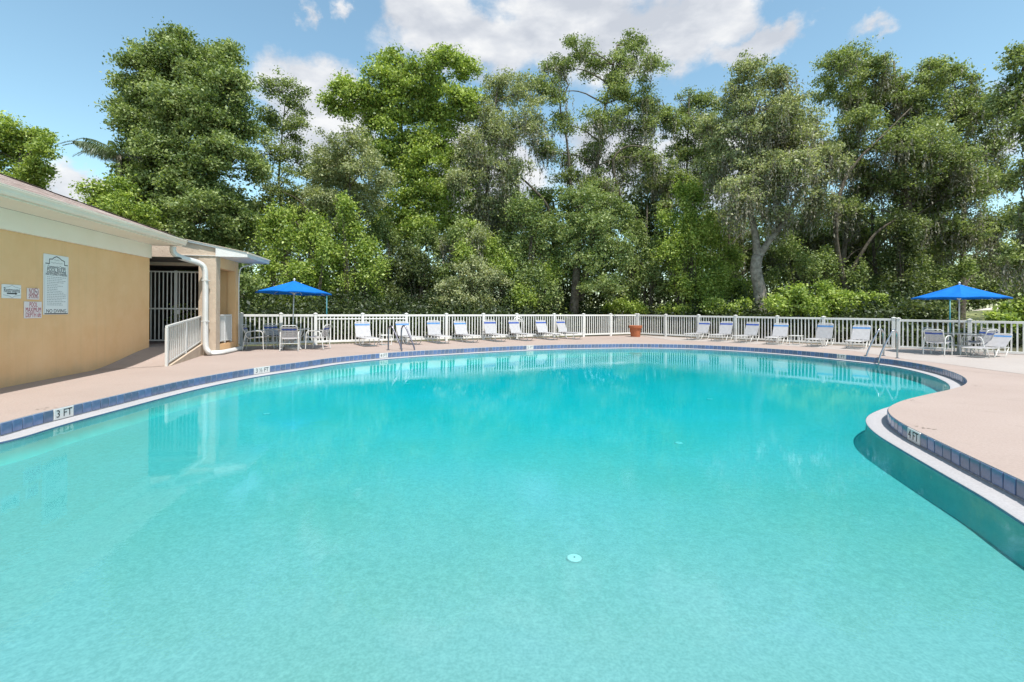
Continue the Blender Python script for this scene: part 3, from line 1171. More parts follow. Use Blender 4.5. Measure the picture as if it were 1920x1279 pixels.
# downspout
dsp = [P(325, 462, 12.72), P(324, 470, 12.72), P(328, 477, 12.76), P(337, 482, 12.90), P(356, 488, 13.28), P(372, 493, 13.62), P(380, 498, 13.74), P(384, 507, 13.78), P(385, 530, 13.78),
       P(385, 600, 13.78), P(385.5, 640, 13.78), P(387, 654, 13.78), P(392, 661, 13.80), P(400, 664.5, 13.84), P(409, 666, 14.0)]
q0 = B(SP + .05, 1.30, 0.065)
dsp = [p for p in dsp if p.z > 0.06] + [B(SP - .07, 1.06, 0.07), B(SP - .03, 1.20, 0.066), B(SP + .12, 1.285, 0.065), B(6.4, 1.30, 0.062), B(7.6, 1.30, 0.058)]
mb = MB()
mb.tube(catmull(dsp, 0.06), 0.06, square=(0.062, 0.056))
smooth_by_angle(mb.build('downspout', M['white_paint'], house), 50)
for zz in (1.0, 2.2):
    mb = MB()
    p = dsp[9].copy()
    p.z = zz
    bx = Vector((p.x, p.y, zz))
    mb.box((bx.x - .075, bx.y - .068, zz), (bx.x + .075, bx.y + .08, zz + .03))
    mb.build('spout_strap', M['white_paint'], house)
mb = MB()
mb.tube(catmull([B(7.80, 1.62, 2.945), B(7.79, 1.58, 2.90), B(7.76, 1.40, 2.84), B(7.71, 1.26, 2.77), B(7.69, 1.215, 2.62), B(7.69, 1.205, .2)], .06), .03, square=(.022, .018))
smooth_by_angle(mb.build('downspout', M['white_paint'], house), 50)

# breezeway double gate
gate = thing('security_gate', 'white barred double gate closing the dark breezeway of the clubhouse', 'gate', B(6.12, 0.0, 0.34))
gi = Matrix.Translation(gate.location).inverted()


def gbox(name, n0, n1, z0, z1, s0=6.10, s1=6.14):
    mb = MB()
    mb.box((s0, n0, z0), (s1, n1, z1), lambda s, n, z: gi @ B(s, n, z))
    return mb.build(name, M['frame'], gate)


for zz in (0.42, 1.36, 2.46):
    gbox('rail', -0.78, 0.74, zz, zz + .04)
nbar = 15
for i in range(nbar):
    n_ = -0.76 + i * (1.49 / (nbar - 1))
    gbox('bar', n_ - .011, n_ + .011, 0.462, 1.358, 6.109, 6.131)
    gbox('bar', n_ - .011, n_ + .011, 1.402, 2.458, 6.109, 6.131)
gbox('gate_stile', -0.035, -0.012, 0.40, 2.52, 6.095, 6.145)
gbox('gate_stile', 0.004, 0.027, 0.40, 2.52, 6.095, 6.145)
gbox('lock_box', 0.03, 0.10, 1.22, 1.34, 6.085, 6.15)

# ramp railing
rail = thing('ramp_railing', 'white baluster handrail sloping up beside the entrance ramp', 'railing', R0)


def rail_seg(parent, a, b, za, zb, ha, hb, nb, mname=M['frame']):
    """a,b local ground points; za,zb base heights; ha,hb top heights"""
    def bar(name, p, q, w, h_):
        mb = MB()
        mb.tube([p, q], .02, square=(w, h_))
        mb.build(name, mname, parent)
    up = Vector((0, 0, 1))
    bar('top_rail', a + up * ha, b + up * hb, .028, .026)
    bar('bottom_rail', a + up * (za + .07), b + up * (zb + .07), .02, .022)
    for t in (0.0, 0.5, 1.0):
        p = a.lerp(b, t)
        mb = MB()
        z0, z1 = za + (zb - za) * t, ha + (hb - ha) * t
        mb.tube([p + up * z0, p + up * (z1 - .028)], .02, square=(.026, .026))
        mb.build('post', mname, parent)
    for i in range(1, nb):
        t = i / nb
        if abs(t - .5) < .02:
            continue
        p = a.lerp(b, t)
        z0, z1 = za + (zb - za) * t + .093, ha + (hb - ha) * t - .027
        mb = MB()
        mb.tube([p + up * z0, p + up * z1], .01, square=(.013, .013))
        mb.build('baluster', mname, parent)


rail_seg(rail, nv * .07 - dv * 0.02, (R1 - R0) + nv * .07 - dv * .08, 0.0, 0.355, 0.95, 1.15, 20)
rail2 = thing('porch_railing', 'white baluster panel filling the porch opening beside the pier', 'railing', B(SP + .32, 1.12, 0.30))
l2 = (AX * 1.06)
rail_seg(rail2, Vector((0, 0, 0)), l2, 0.02, 0.02, 0.88, 0.88, 13)

# ------------------------------------------------------------------ wall signs
def wall_hit(px, py):
    u, v = ray(px, py)
    d = Vector((u, 1, -v))
    t = (O0 - Vector((0, 0, H))).dot(NX) / d.dot(NX)
    p = Vector((0, 0, H)) + d * t
    q = p - O0
    return q.dot(AX), p.z


WALLROT = Matrix((AX, Vector((0, 0, 1)), NX)).transposed()


def wall_sign(name, label, px0, py0, px1, py1, m, border=None):
    """sign given by its left-top and right-bottom pixels; local x along the wall, y up, z out"""
    s0, z1 = wall_hit(px0, py0)
    s1, z0 = wall_hit(px1, py1)
    t_ = thing(name, label, 'sign', B((s0 + s1) / 2, 0.004, (z0 + z1) / 2), 0, 'signs on the clubhouse wall')
    t_.rotation_euler = WALLROT.to_euler()
    w, h_ = s1 - s0, z1 - z0
    mb = MB()
    mb.bbox((-w / 2, -h_ / 2, 0), (w / 2, h_ / 2, 0.014), 0.004)
    mb.build('board', m, t_)
    return t_, w, h_


def letters(t_, body, x, y, size, m, width=None, align='CENTER', shear=0.0, name='lettering'):
    me = text_mesh(body, size, align, shear, width=width)
    me.materials.append(m)
    o = link(name, me, t_)
    o.location = (x, y, 0.0150)
    return o


def stroke(t_, pts, wid, m, name='line'):
    mb = MB()
    pts = [Vector((p[0], p[1], 0.0152)) for p in pts]
    for a, b in zip(pts, pts[1:]):
        d = (b - a).normalized() * (wid * .3)
        n_ = Vector((-(b - a).y, (b - a).x, 0)).normalized() * (wid / 2)
        mb.add([a - d - n_, b + d - n_, b + d + n_, a - d + n_], [(0, 1, 2, 3)])
    for i, v in enumerate(mb.v):
        mb.v[i] = (v[0], v[1], v[2] + 0.00002 * (i // 4))
    return mb.build(name, m, t_)


# pool rules
ps, w, h_ = wall_sign('pool_rules_sign', 'tall white POOL RULES sign with black bottom line on tan wall', 80.5, 475, 126.3, 589.5, M['sign'])
X = w / 2
Y = h_ / 2
pts = [(-X * .88, Y * .69), (-X * .58, Y * .69), (-X * .58, Y * .84), (-X * .34, Y * .85), (-X * .22, Y * .91), (0, Y * .95), (X * .22, Y * .91), (X * .38, Y * .86), (X * .64, Y * .82), (X * .64, Y * .69), (X * .90, Y * .69)]
stroke(ps, pts, 0.016, M['ink'], 'emblem')
stroke(ps, [(-X * .93, -Y * .97), (X * .93, -Y * .97)], 0.018, M['ink'], 'rule_line')
stroke(ps, [(-X * .93, -Y * .96), (-X * .93, Y * .66)], 0.008, M['grey_ink'], 'border')
stroke(ps, [(X * .93, -Y * .96), (X * .93, Y * .66)], 0.008, M['grey_ink'], 'border')
def squiggle(x0, x1, y, amp, n_):
    return [(x0 + (x1 - x0) * i / n_, y + amp * (1 if i % 2 else -1) * (0.6 + .4 * math.sin(i * 2.3))) for i in range(n_ + 1)]
stroke(ps, squiggle(-X * .22, X * .2, Y * .83, .014, 12), .006, M['grey_ink'], 'script')
stroke(ps, squiggle(-X * .46, X * .46, Y * .73, .014, 26), .006, M['grey_ink'], 'script')
letters(ps, 'Community Center', 0, Y * .595, .075, M['ink'], width=w * .74, shear=.25)
letters(ps, 'POOL RULES', 0, Y * .49, .10, M['ink'], width=w * .76)
letters(ps, 'HOURS: DAWN TO DUSK', 0, Y * .40, .062, M['ink'], width=w * .78)
letters(ps, 'MAX OCCUPANCY 44 PERSONS', 0, Y * .335, .058, M['ink'], width=w * .86)
rr = random.Random(5)
for i in range(17):
    y = Y * (.25 - i * .058)
    x = -X * .76
    end = X * rr.choice((.1, .45, .6, .78, .8, .5))
    mb = MB()
    while x < end:
        l = rr.uniform(.02, .06)
        mb.box((x, y - .007, .0148), (min(end, x + l), y + .007, .0154))
        x += l + .014
    mb.build('fine_print', M['grey_ink'], ps, kind=None)
letters(ps, 'NO DIVING', 0, -Y * .885, .10, M['ink'], width=w * .80)
# restrooms
rs, w, h_ = wall_sign('restrooms_sign', 'white Restrooms sign with black arrow pointing right', 2, 532.5, 37.5, 560, M['sign'])
X, Y = w / 2, h_ / 2
for sg in (1, -1):
    stroke(rs, [(-X * .92, sg * Y * .52), (-X * .55, sg * Y * .60), (-X * .3, sg * Y * .66), (0, sg * Y * .92), (X * .3, sg * Y * .66), (X * .55, sg * Y * .60), (X * .92, sg * Y * .50)], .008, M['grey_ink'], 'outline')
letters(rs, 'Restrooms', 0, Y * .16, .12, M['ink'], width=w * .84)
stroke(rs, [(-X * .5, -Y * .3), (X * .38, -Y * .3)], .022, M['ink'], 'arrow')
mb = MB()
mb.add([(X * .36, -Y * .3 - .026, .0156), (X * .58, -Y * .3, .0156), (X * .36, -Y * .3 + .026, .0156)], [(0, 1, 2)])
mb.build('arrow_head', M['ink'], rs)
# no smoking
ns, w, h_ = wall_sign('no_smoking_sign', 'small square NO SMOKING sign in faded red above depth sign', 49.5, 540, 71.8, 562, M['sign_pink'])
X, Y = w / 2, h_ / 2
letters(ns, 'NO', -X * .36, Y * .38, .16, M['dull_red_ink'], width=w * .42)
stroke(ns, [(X * .44 + .052 * math.cos(a), Y * .40 + .066 * math.sin(a)) for a in [i * .3927 for i in range(17)]], .012, M['dull_red_ink'], 'prohibition_ring')
stroke(ns, [(X * .44 - .034, Y * .40 + .044), (X * .44 + .034, Y * .40 - .044)], .011, M['dull_red_ink'], 'slash')
stroke(ns, [(X * .44 - .028, Y * .38), (X * .44 + .028, Y * .38)], .012, M['ink'], 'cigarette')
letters(ns, 'SMOKING', 0, -Y * .45, .115, M['dull_red_ink'], width=w * .8)
# depth
ds, w, h_ = wall_sign('pool_depth_sign', 'white sign with red lettering POOL MAXIMUM DEPTH 6ft', 44, 565.3, 76.3, 596.5, M['sign_pink'])
X, Y = w / 2, h_ / 2
letters(ds, 'POOL', 0, Y * .62, .125, M['red_ink'], width=w * .46)
letters(ds, 'MAXIMUM', 0, 0, .125, M['red_ink'], width=w * .88)
letters(ds, 'DEPTH 6ft', 0, -Y * .62, .125, M['red_ink'], width=w * .88)

# ------------------------------------------------------------------ picket fences
def fence(a, b, posts, label, sink0=0.0, sink1=0.0, extra=()):
    d = (b - a)
    L = d.length
    rz = math.atan2(d.y, d.x)
    root = thing('picket_fence', label, 'fence', a, rz, 'white picket fences round the pool deck')
    zs = lambda x: sink0 + (sink1 - sink0) * x / L
    pm = MB()
    pm.bbox((-.056, -.056, -.05), (.056, .056, 1.205), .006)
    post_me = pm.mesh('post', M['vinyl'])
    cm = MB()
    cm.add([(-.068, -.068, 1.206), (.068, -.068, 1.206), (.068, .068, 1.206), (-.068, .068, 1.206), (-.068, -.068, 1.226), (.068, -.068, 1.226), (.068, .068, 1.226), (-.068, .068, 1.226), (0, 0, 1.258)],
           [(3, 2, 1, 0), (0, 1, 5, 4), (1, 2, 6, 5), (2, 3, 7, 6), (3, 0, 4, 7), (4, 5, 8), (5, 6, 8), (6, 7, 8), (7, 4, 8)])
    cap_me = cm.mesh('cap', M['vinyl'])
    km = MB()
    km.bbox((-.0215, -.0125, .105), (.0215, .0125, 1.135), .004)
    pick_me = km.mesh('picket', M['vinyl'])
    xs = sorted((p - a).dot(d) / L for p in posts)
    for x in xs:
        o = link('post', post_me, root)
        o.location = (x, 0, zs(x))
        o.rotation_euler = (random.uniform(-.008, .008), random.uniform(-.008, .008), 0)
        link('cap', cap_me, o)
    for x0, x1 in zip(xs, xs[1:]):
        for nm, z0, z1, hw in (('top_rail', 1.105, 1.185, .030), ('bottom_rail', .085, .165, .028)):
            mb = MB()
            mb.bbox((x0 + .057, -hw, z0), (x1 - .057, hw, z1), .006)
            o = mb.build(nm, M['vinyl'], root)
            o.location = (0, 0, zs((x0 + x1) / 2))
        if any(e0 < (x0 + x1) / 2 < e1 for e0, e1 in extra):
            mb = MB()
            mb.bbox((x0 + .057, -.026, .985), (x1 - .057, .026, 1.03), .005)
            o = mb.build('middle_rail', M['vinyl'], root)
            o.location = (0, 0, zs((x0 + x1) / 2))
        n_ = max(2, int(round((x1 - x0) / 0.138)))
        for i in range(1, n_):
            x = x0 + (x1 - x0) * i / n_
            o = link('picket', pick_me, root)
            o.location = (x, random.uniform(-.002, .002), zs(x))
            o.rotation_euler = (0, random.uniform(-.006, .006), 0)
    return root


pA = [on_line(px, FA, FB) for px in (452.6, 527, 592, 680, 762, 837, 906, 969, 1039, 1094, 1145)] + [FB]
LA = (FB - FA).length
xa = lambda px: (on_line(px, FA, FB) - FA).length
fence(FA, FB, pA, 'long white picket fence behind the loungers, from the clubhouse to the planter', extra=((xa(590), xa(790)),))
pB = [on_line(px, FB, FC) for px in (1249, 1310, 1380, 1458, 1544.8)] + [FB + (FC - FB).normalized() * .14, FC]
fence(FB, FC, pB, 'white picket fence running forward from the planter corner to double posts', 0.0, -0.03)
pC = [on_line(px, FC, FD) for px in (1819, 1944)] + [FC + (FD - FC).normalized() * .14, FD, FD - (FD - FC).normalized() * 1.7]
fence(FC, FD, pC, 'short white picket fence behind the right blue umbrella table', -0.05, -0.08)

# ------------------------------------------------------------------ loungers
def make_lounger(label, angle, band):
    t_ = thing('sun_lounger', label, 'lounger', group='white strap loungers along the fence')
    hw, zs, xh, xf, bl = 0.275, 0.30, -0.22, 1.02, 0.66
    ca, sa = math.cos(R(angle)), math.sin(R(angle))
    bp = lambda k: (xh - ca * k, zs + sa * k)
    # seat frame: rounded U open at the hinge
    def ucurve(x, z, w):
        return [(x - .10, -w, z), (x - .03, -w + .012, z), (x, -w + .07, z), (x, w - .07, z), (x - .03, w - .012, z), (x - .10, w, z)]
    mb = MB()
    mb.tube([(xh - .28, -hw, zs)] + ucurve(xf, zs, hw) + [(xh - .28, hw, zs)], .0155, 6)
    for x in (xh, .35):
        mb.tube([(x, -hw, zs - .012), (x, hw, zs - .012)], .012, 5)
    mb.build('frame', M['frame'], t_, smooth=True)
    mb = MB()
    up = []
    for x_, y_, q in ((0, -hw, 0), (bl - .10, -hw, 0), (bl - .03, -hw + .012, 0), (bl, -hw + .07, 0), (bl, hw - .07, 0), (bl - .03, hw - .012, 0), (bl - .10, hw, 0), (0, hw, 0)):
        bx, bz = bp(x_)
        up.append((bx, y_, bz))
    mb.tube(up, .0155, 6)
    mb.build('back_frame', M['frame'], t_, smooth=True)
    # sled legs
    for xt, xg in ((.86, .64), (.16, .36), (-.46, -.26)):
        mb = MB()
        mb.tube([(xt, -hw, zs - .01), ((xt + xg * 2) / 3, -hw + .002, .09), (xg, -hw + .01, .022), (xg, -hw + .05, .013), (xg, hw - .05, .013), (xg, hw - .01, .022), ((xt + xg * 2) / 3, hw - .002, .09), (xt, hw, zs - .01)], .0135, 6)
        mb.build('leg', M['frame'], t_, smooth=True)
    mb = MB()
    bx, bz = bp(.36)
    mb.tube([(bx, -hw + .03, bz), (xh - .30, -hw + .03, zs - .02)], .008, 5)
    mb.tube([(bx, hw - .03, bz), (xh - .30, hw - .03, zs - .02)], .008, 5)
    mb.build('back_support', M['frame'], t_)
    # vinyl straps wrapped round the rails
    def strap(mb, c0, c1, sag):
        n_ = 4
        vs = []
        for j in range(n_ + 1):
            y = -hw - .017 + (2 * hw + .034) * j / n_
            dz = -sag * (1 - (2 * j / n_ - 1) ** 2)
            for (cx_, cz_), hgt in ((c0, .018), (c1, .018), (c1, .012), (c0, .012)):
                nx_, nz_ = (0, 1)
                vs.append((cx_, y, cz_ + hgt + dz))
        fs = []
        for j in range(n_):
            for k_ in range(4):
                fs.append((j * 4 + k_, j * 4 + (k_ + 1) % 4, (j + 1) * 4 + (k_ + 1) % 4, (j + 1) * 4 + k_))
        fs += [(0, 3, 2, 1), tuple(n_ * 4 + q for q in (0, 1, 2, 3))]
        mb.add(vs, fs)
    mb = MB()
    x = xh + .03
    while x < xf - .05:
        strap(mb, (x, zs), (x + .047, zs), .018)
        x += .055
    mb.build('seat_straps', M['strap'], t_, smooth=False)
    mb = MB()
    k_ = .02
    while k_ < bl - .19:
        b0, b1 = bp(k_), bp(k_ + .047)
        strap(mb, (b0[0] + .018 * sa, b0[1] - .018 * (1 - ca)), (b1[0] + .018 * sa, b1[1] - .018 * (1 - ca)), .0)
        k_ += .053
    mb.build('back_straps', M['strap'], t_)
    mb = MB()
    b0, b1 = bp(bl - .175), bp(bl - .105)
    strap(mb, (b0[0] + .02 * sa, b0[1]), (b1[0] + .02 * sa, b1[1]), .0)
    mb.build('headband', band, t_)
    mb = MB()
    b0, b1 = bp(bl - .095), bp(bl - .05)
    strap(mb, (b0[0] + .02 * sa, b0[1]), (b1[0] + .02 * sa, b1[1]), .0)
    mb.build('top_strap', M['strap'], t_)
    return t_


protoA = make_lounger('white strap lounger first from the clubhouse, left of the grey pool handrails', 66, M['teal_strap'])
protoB = make_lounger('x', 66, M['blue_strap'])
protoC = make_lounger('white strap lounger with low reclined back near the right blue umbrella table', 40, M['teal_strap'])
dAB = (FB - FA).normalized()
nA = Vector((dAB.y, -dAB.x, 0))
dBC = (FC - FB).normalized()
nB = Vector((dBC.y, -dBC.x, 0))
spots = [
    (685, 'A', .95, 2, protoA, None),
    (763, 'A', .80, 6, protoA, 'white strap lounger seen through the grey pool handrails'),
    (819, 'A', .75, 0, protoA, 'white strap lounger just right of the grey pool handrails'),
    (871, 'A', .75, 3, protoA, 'white strap lounger second to the right of the grey pool handrails'),
    (925, 'A', .75, -3, protoB, 'white strap lounger just left of the one with a white arch behind it'),
    (973, 'A', .75, 4, protoB, 'white strap lounger with a small white arch rising behind its headrest'),
    (1023, 'A', .75, -2, protoB, 'white strap lounger just right of the one with a white arch behind it'),
    (1062, 'A', .85, 8, protoB, 'white strap lounger nearest the planter on its clubhouse side'),
    (1312, 'B', .80, -2, protoB, 'white strap lounger nearest the planter on its far right side'),
    (1356, 'B', .80, 4, protoB, 'white strap lounger second to the right of the planter, before the pale trunk'),
    (1403, 'B', .80, -3, protoB, 'white strap lounger with bright blue headband, third right of the planter'),
    (1459, 'B', .85, 5, protoA, 'white strap lounger beside a small white side table, fourth right of the planter'),
    (1541, 'B', .85, -4, protoA, 'white strap lounger second from the steel pool handrails'),
    (1611, 'B', .85, 3, protoA, 'white strap lounger with upright back just left of the steel pool handrails'),
]
usedA = usedB = False
first = {}
for px, run, off, jit, pro, label in spots:
    a, b, n_ = (FA, FB, nA) if run == 'A' else (FB, FC, nB)
    p = on_line(px, a + n_ * off, b + n_ * off)
    if pro not in first:
        first[pro] = 1
        o = pro
    else:
        o = copy_tree(pro)
    o.location = p
    o.rotation_euler = (0, 0, math.atan2(n_.y, n_.x) + R(jit))
    if label:
        o['label'] = label
    da = R(random.uniform(-7, 5))                            # every back is set a little differently
    hinge = Matrix.Translation((-.22, 0, .30))
    for ch in children(o):
        if ch.name.split('.')[0] in ('back_frame', 'back_straps', 'headband', 'top_strap'):
            ch.matrix_basis = hinge @ Matrix.Rotation(-da, 4, 'Y') @ hinge.inverted()
hp, fp = G(1880, 667.5), G(1806, 672)
protoC.location = hp.lerp(fp, .35)
dd = fp - hp
protoC.rotation_euler = (0, 0, math.atan2(dd.y, dd.x))

# small white arch standing behind one lounger
p = on_line(972, FA + nA * .25, FB + nA * .25)
t_ = thing('metal_arch', 'small white rounded metal arch rising behind a lounger against the fence', 'arch', p, math.atan2(dAB.y, dAB.x))
mb = MB()
mb.tube([(-.27, 0, 0), (-.27, 0, .80)] + [(-.27 * math.cos(a), 0, .80 + .30 * math.sin(a)) for a in [i * math.pi / 12 for i in range(1, 12)]] + [(.27, 0, .80), (.27, 0, 0)], .022, 6)
mb.build('hoop', M['frame'], t_, smooth=True)
mb = MB()
mb.tube([(-.14, 0.0, .86)] + [(-.14 * math.cos(a), 0, .90 + .09 * math.sin(a)) for a in [i * math.pi / 8 for i in range(1, 8)]] + [(.14, 0, .86)], .03, 6)
mb.tube([(-.25, 0, .84), (.25, 0, .84)], .018, 6)
mb.build('inner_bow', M['frame'], t_, smooth=True)


def side_table(label, p, rz, w=.44, h_=.40):
    t_ = thing('side_table', label, 'table', p, rz, 'small white side tables')
    mb = MB()
    mb.bbox((-w / 2, -w / 2, h_ - .025), (w / 2, w / 2, h_), .006)
    mb.build('tabletop', M['frame'], t_)
    for y in (-w / 2 + .03, w / 2 - .03):
        mb = MB()
        mb.tube([(-w / 2 + .03, y, h_ - .026), (-w / 2 + .03, y, .03), (-w / 2 + .05, y, .012), (w / 2 - .05, y, .012), (w / 2 - .03, y, .03), (w / 2 - .03, y, h_ - .026)], .012, 6)
        mb.build('leg', M['frame'], t_, smooth=True)
    return t_


side_table('small white side table between the first lounger and the grey handrails', on_line(723, FA + nA * 1.2, FB + nA * 1.2), math.atan2(dAB.y, dAB.x))
side_table('small white side table standing between two right side loungers', on_line(1493, FB + nB * 1.0, FC + nB * 1.0), math.atan2(dBC.y, dBC.x))

# ------------------------------------------------------------------ umbrella tables
def umbrella(label, p, rz, apex, rim, rad, tilt=(0, 0)):
    t_ = thing('patio_umbrella', label, 'umbrella', p, rz, 'blue umbrellas over the tables')
    t_.rotation_euler = (tilt[0], tilt[1], rz)
    mb = MB()
    mb.tube([(0, 0, .05), (0, 0, apex + .02)], .021, 10)
    mb.build('pole', M['white_paint'], t_, smooth=True)
    mb = MB()
    mb.lathe([(.0, 0), (.26, 0.0), (.27, .02), (.26, .07), (.06, .10), (.045, .36), (.030, .38), (0.0, .38)], 24, caps=False)
    smooth_by_angle(mb.build('base', M['concrete'], t_), 40)
    mb = MB()
    mb.lathe([(.0, apex + .01), (.028, apex + .015), (.034, apex + .045), (.022, apex + .075), (0, apex + .085)], 12, caps=False)
    mb.build('finial', M['white_paint'], t_, smooth=True)
    n_, m_ = 8, 7
    mb = MB()
    vs, fs = [], []
    sub = 4
    N_ = n_ * sub
    for i in range(m_ + 1):
        k_ = i / m_
        for j in range(N_):
            a = 2 * math.pi * j / N_
            ph = (j % sub) / sub
            chord = math.cos(math.pi / n_) / math.cos(math.pi / n_ * (2 * ph - 1))
            r_ = rad * k_ * (1 + (chord - 1) * 1.0)
            scal = math.sin(math.pi * ph)
            z = apex - (apex - rim) * (k_ ** 0.93) - .035 * scal * math.sin(math.pi * min(1, k_ * .9)) + .03 * scal * k_ ** 3
            vs.append((r_ * math.cos(a), r_ * math.sin(a), z))
    for j in range(N_):                                             # short hem hanging from the rim
        x, y, z = vs[m_ * N_ + j]
        vs.append((x * 1.003, y * 1.003, z - .045))
    for i in range(m_ + 1):
        for j in range(N_):
            fs.append((i * N_ + j, (i + 1) * N_ + j, (i + 1) * N_ + (j + 1) % N_, i * N_ + (j + 1) % N_))
    mb.add(vs, fs)
    cp = mb.build('canopy', M['canopy'], t_)
    smooth_by_angle(cp, 14)
    so_ = cp.modifiers.new('thickness', 'SOLIDIFY')
    so_.thickness = .004
    for k_ in range(n_):
        a = 2 * math.pi * k_ / n_
        mb = MB()
        mb.tube([(0.03 * math.cos(a), .03 * math.sin(a), apex - .04), (rad * .55 * math.cos(a), rad * .55 * math.sin(a), apex - (apex - rim) * .57 - .022), (rad * .985 * math.cos(a), rad * .985 * math.sin(a), rim - .018)], .008, 5)
        mb.tube([(.03 * math.cos(a), .03 * math.sin(a), rim - .02), (rad * .5 * math.cos(a), rad * .5 * math.sin(a), apex - (apex - rim) * .525 - .03)], .006, 5)
        mb.build('rib', M['white_paint'], t_)
    mb = MB()
    mb.lathe([(.024, rim - .06), (.045, rim - .05), (.045, rim + .0), (.024, rim + .01)], 12)
    mb.build('runner', M['white_paint'], t_)
    return t_


def glass_mat():
    m = bpy.data.materials.new('table_glass')
    m.use_nodes = True
    t = NT(m.node_tree)
    t.n.clear()
    tr = t.new('ShaderNodeBsdfTransparent')
    tr.inputs[0].default_value = (0.80, 0.84, 0.83, 1)
    gl = t.new('ShaderNodeBsdfGlossy')
    gl.inputs['Roughness'].default_value = .06
    fr = t.new('ShaderNodeFresnel')
    fr.inputs[0].default_value = 1.5
    mx = t.new('ShaderNodeMixShader')
    t.l.new(fr.outputs[0], mx.inputs[0])
    t.l.new(tr.outputs[0], mx.inputs[1])
    t.l.new(gl.outputs[0], mx.inputs[2])
    o = t.new('ShaderNodeOutputMaterial')
    t.l.new(mx.outputs[0], o.inputs[0])
    return m


M['glass'] = glass_mat()


def round_table(label, p, rz, rad=.56, h_=.71):
    t_ = thing('round_table', label, 'table', p, rz, 'round tables under the umbrellas')
    mb = MB()
    mb.lathe([(.035, h_ - .006), (rad - .02, h_ - .006), (rad - .02, h_), (.035, h_)], 32, caps=False)
    mb.build('tabletop', M['glass'], t_)
    mb = MB()
    mb.lathe([(rad - .02, h_ - .018), (rad + .012, h_ - .018), (rad + .014, h_ + .004), (rad - .02, h_ + .004), (rad - .02, h_ - .018)], 32, caps=False)
    mb.build('rim', M['frame'], t_)
    for k_ in range(4):
        a = math.pi / 4 + k_ * math.pi / 2
        c_, s_ = math.cos(a), math.sin(a)
        mb = MB()
        pts = [(rad * .93, h_ - .02), (rad * .80, .48), (rad * .50, .30), (rad * .62, .12), (rad * .86, .013)]
        cc = catmull([Vector((r_ * c_, r_ * s_, z)) for r_, z in pts], .06)
        mb.tube(cc, .014, 6)
        mb.build('leg', M['frame'], t_, smooth=True)
    mb = MB()
    mb.tube([(rad * .5 * math.cos(a), rad * .5 * math.sin(a), .30) for a in [i * math.pi / 10 for i in range(20)]], .011, 5, closed=True)
    mb.build('stretcher', M['frame'], t_, smooth=True)
    return t_


def make_chair(label):
    t_ = thing('patio_chair', label, 'chair', group='white and blue strap chairs round the umbrella tables')
    hw = .27
    for sg in (-1, 1):
        mb = MB()
        y = sg * hw
        pts = [(.30, y, .0), (.285, y, .30), (.27, y, .56), (.235, y, .625), (.16, y, .645), (-.10, y, .635), (-.20, y, .60), (-.25, y, .50), (-.285, y, .28), (-.33, y, 0)]
        mb.tube(catmull([Vector(q) for q in pts], .05), .0155, 6)
        mb.build('side_frame', M['frame'], t_, smooth=True)
    iw = hw - .03
    prof = [(.27, .43), (.20, .445), (-.14, .395), (-.20, .43), (-.36, .84)]
    mb = MB()
    top = [(-.335, -iw, .77), (-.355, -iw + .012, .82), (-.368, -iw + .06, .85), (-.368, iw - .06, .85), (-.355, iw - .012, .82), (-.335, iw, .77)]
    pts = [(.27, -iw, .43), (.22, -iw, .445), (-.13, -iw, .395), (-.20, -iw, .43)] + top + [(-.20, iw, .43), (-.13, iw, .395), (.22, iw, .445), (.27, iw, .43)]
    mb.tube(pts, .0135, 6)
    mb.tube([(.26, -hw, .43), (.26, hw, .43)], .0125, 6)
    mb.tube([(-.285, -hw, .26), (-.285, hw, .26)], .0115, 6)
    mb.build('seat_frame', M['frame'], t_, smooth=True)

    def strap(mb, a, b, push):
        (ax_, az_), (bx_, bz_) = a, b
        px_, pz_ = push
        n_ = 4
        vs = []
        for j in range(n_ + 1):
            y = -iw - .016 + (2 * iw + .032) * j / n_
            s_ = (1 - (2 * j / n_ - 1) ** 2)
            for (qx, qz), e in ((a, 1), (b, 1), (b, .55), (a, .55)):
                vs.append((qx + px_ * (.016 * e - .015 * s_), y, qz + pz_ * (.016 * e - .015 * s_)))
        fs = []
        for j in range(n_):
            for k_ in range(4):
                fs.append((j * 4 + k_, j * 4 + (k_ + 1) % 4, (j + 1) * 4 + (k_ + 1) % 4, (j + 1) * 4 + k_))
        fs += [(0, 3, 2, 1), tuple(n_ * 4 + q for q in (0, 1, 2, 3))]
        mb.add(vs, fs)
    lerp2 = lambda a, b, k_: (a[0] + (b[0] - a[0]) * k_, a[1] + (b[1] - a[1]) * k_)
    st, sb = MB(), MB()
    a, b = (.215, .445), (-.13, .395)
    for i in range(6):
        strap(sb if i == 0 else st, lerp2(a, b, i / 6 + .01), lerp2(a, b, (i + .86) / 6), (.14, .99))
    st.build('seat_straps', M['strap'], t_)
    sb.build('seat_band', M['blue_strap'], t_)
    st, bb_ = MB(), MB()
    a, b = (-.205, .445), (-.35, .81)
    for i in range(6):
        strap(bb_ if i == 4 else st, lerp2(a, b, i / 6 + .01), lerp2(a, b, (i + .86) / 6), (.93, .37))
    st.build('back_straps', M['strap'], t_)
    bb_.build('back_band', M['blue_strap'], t_)
    return t_


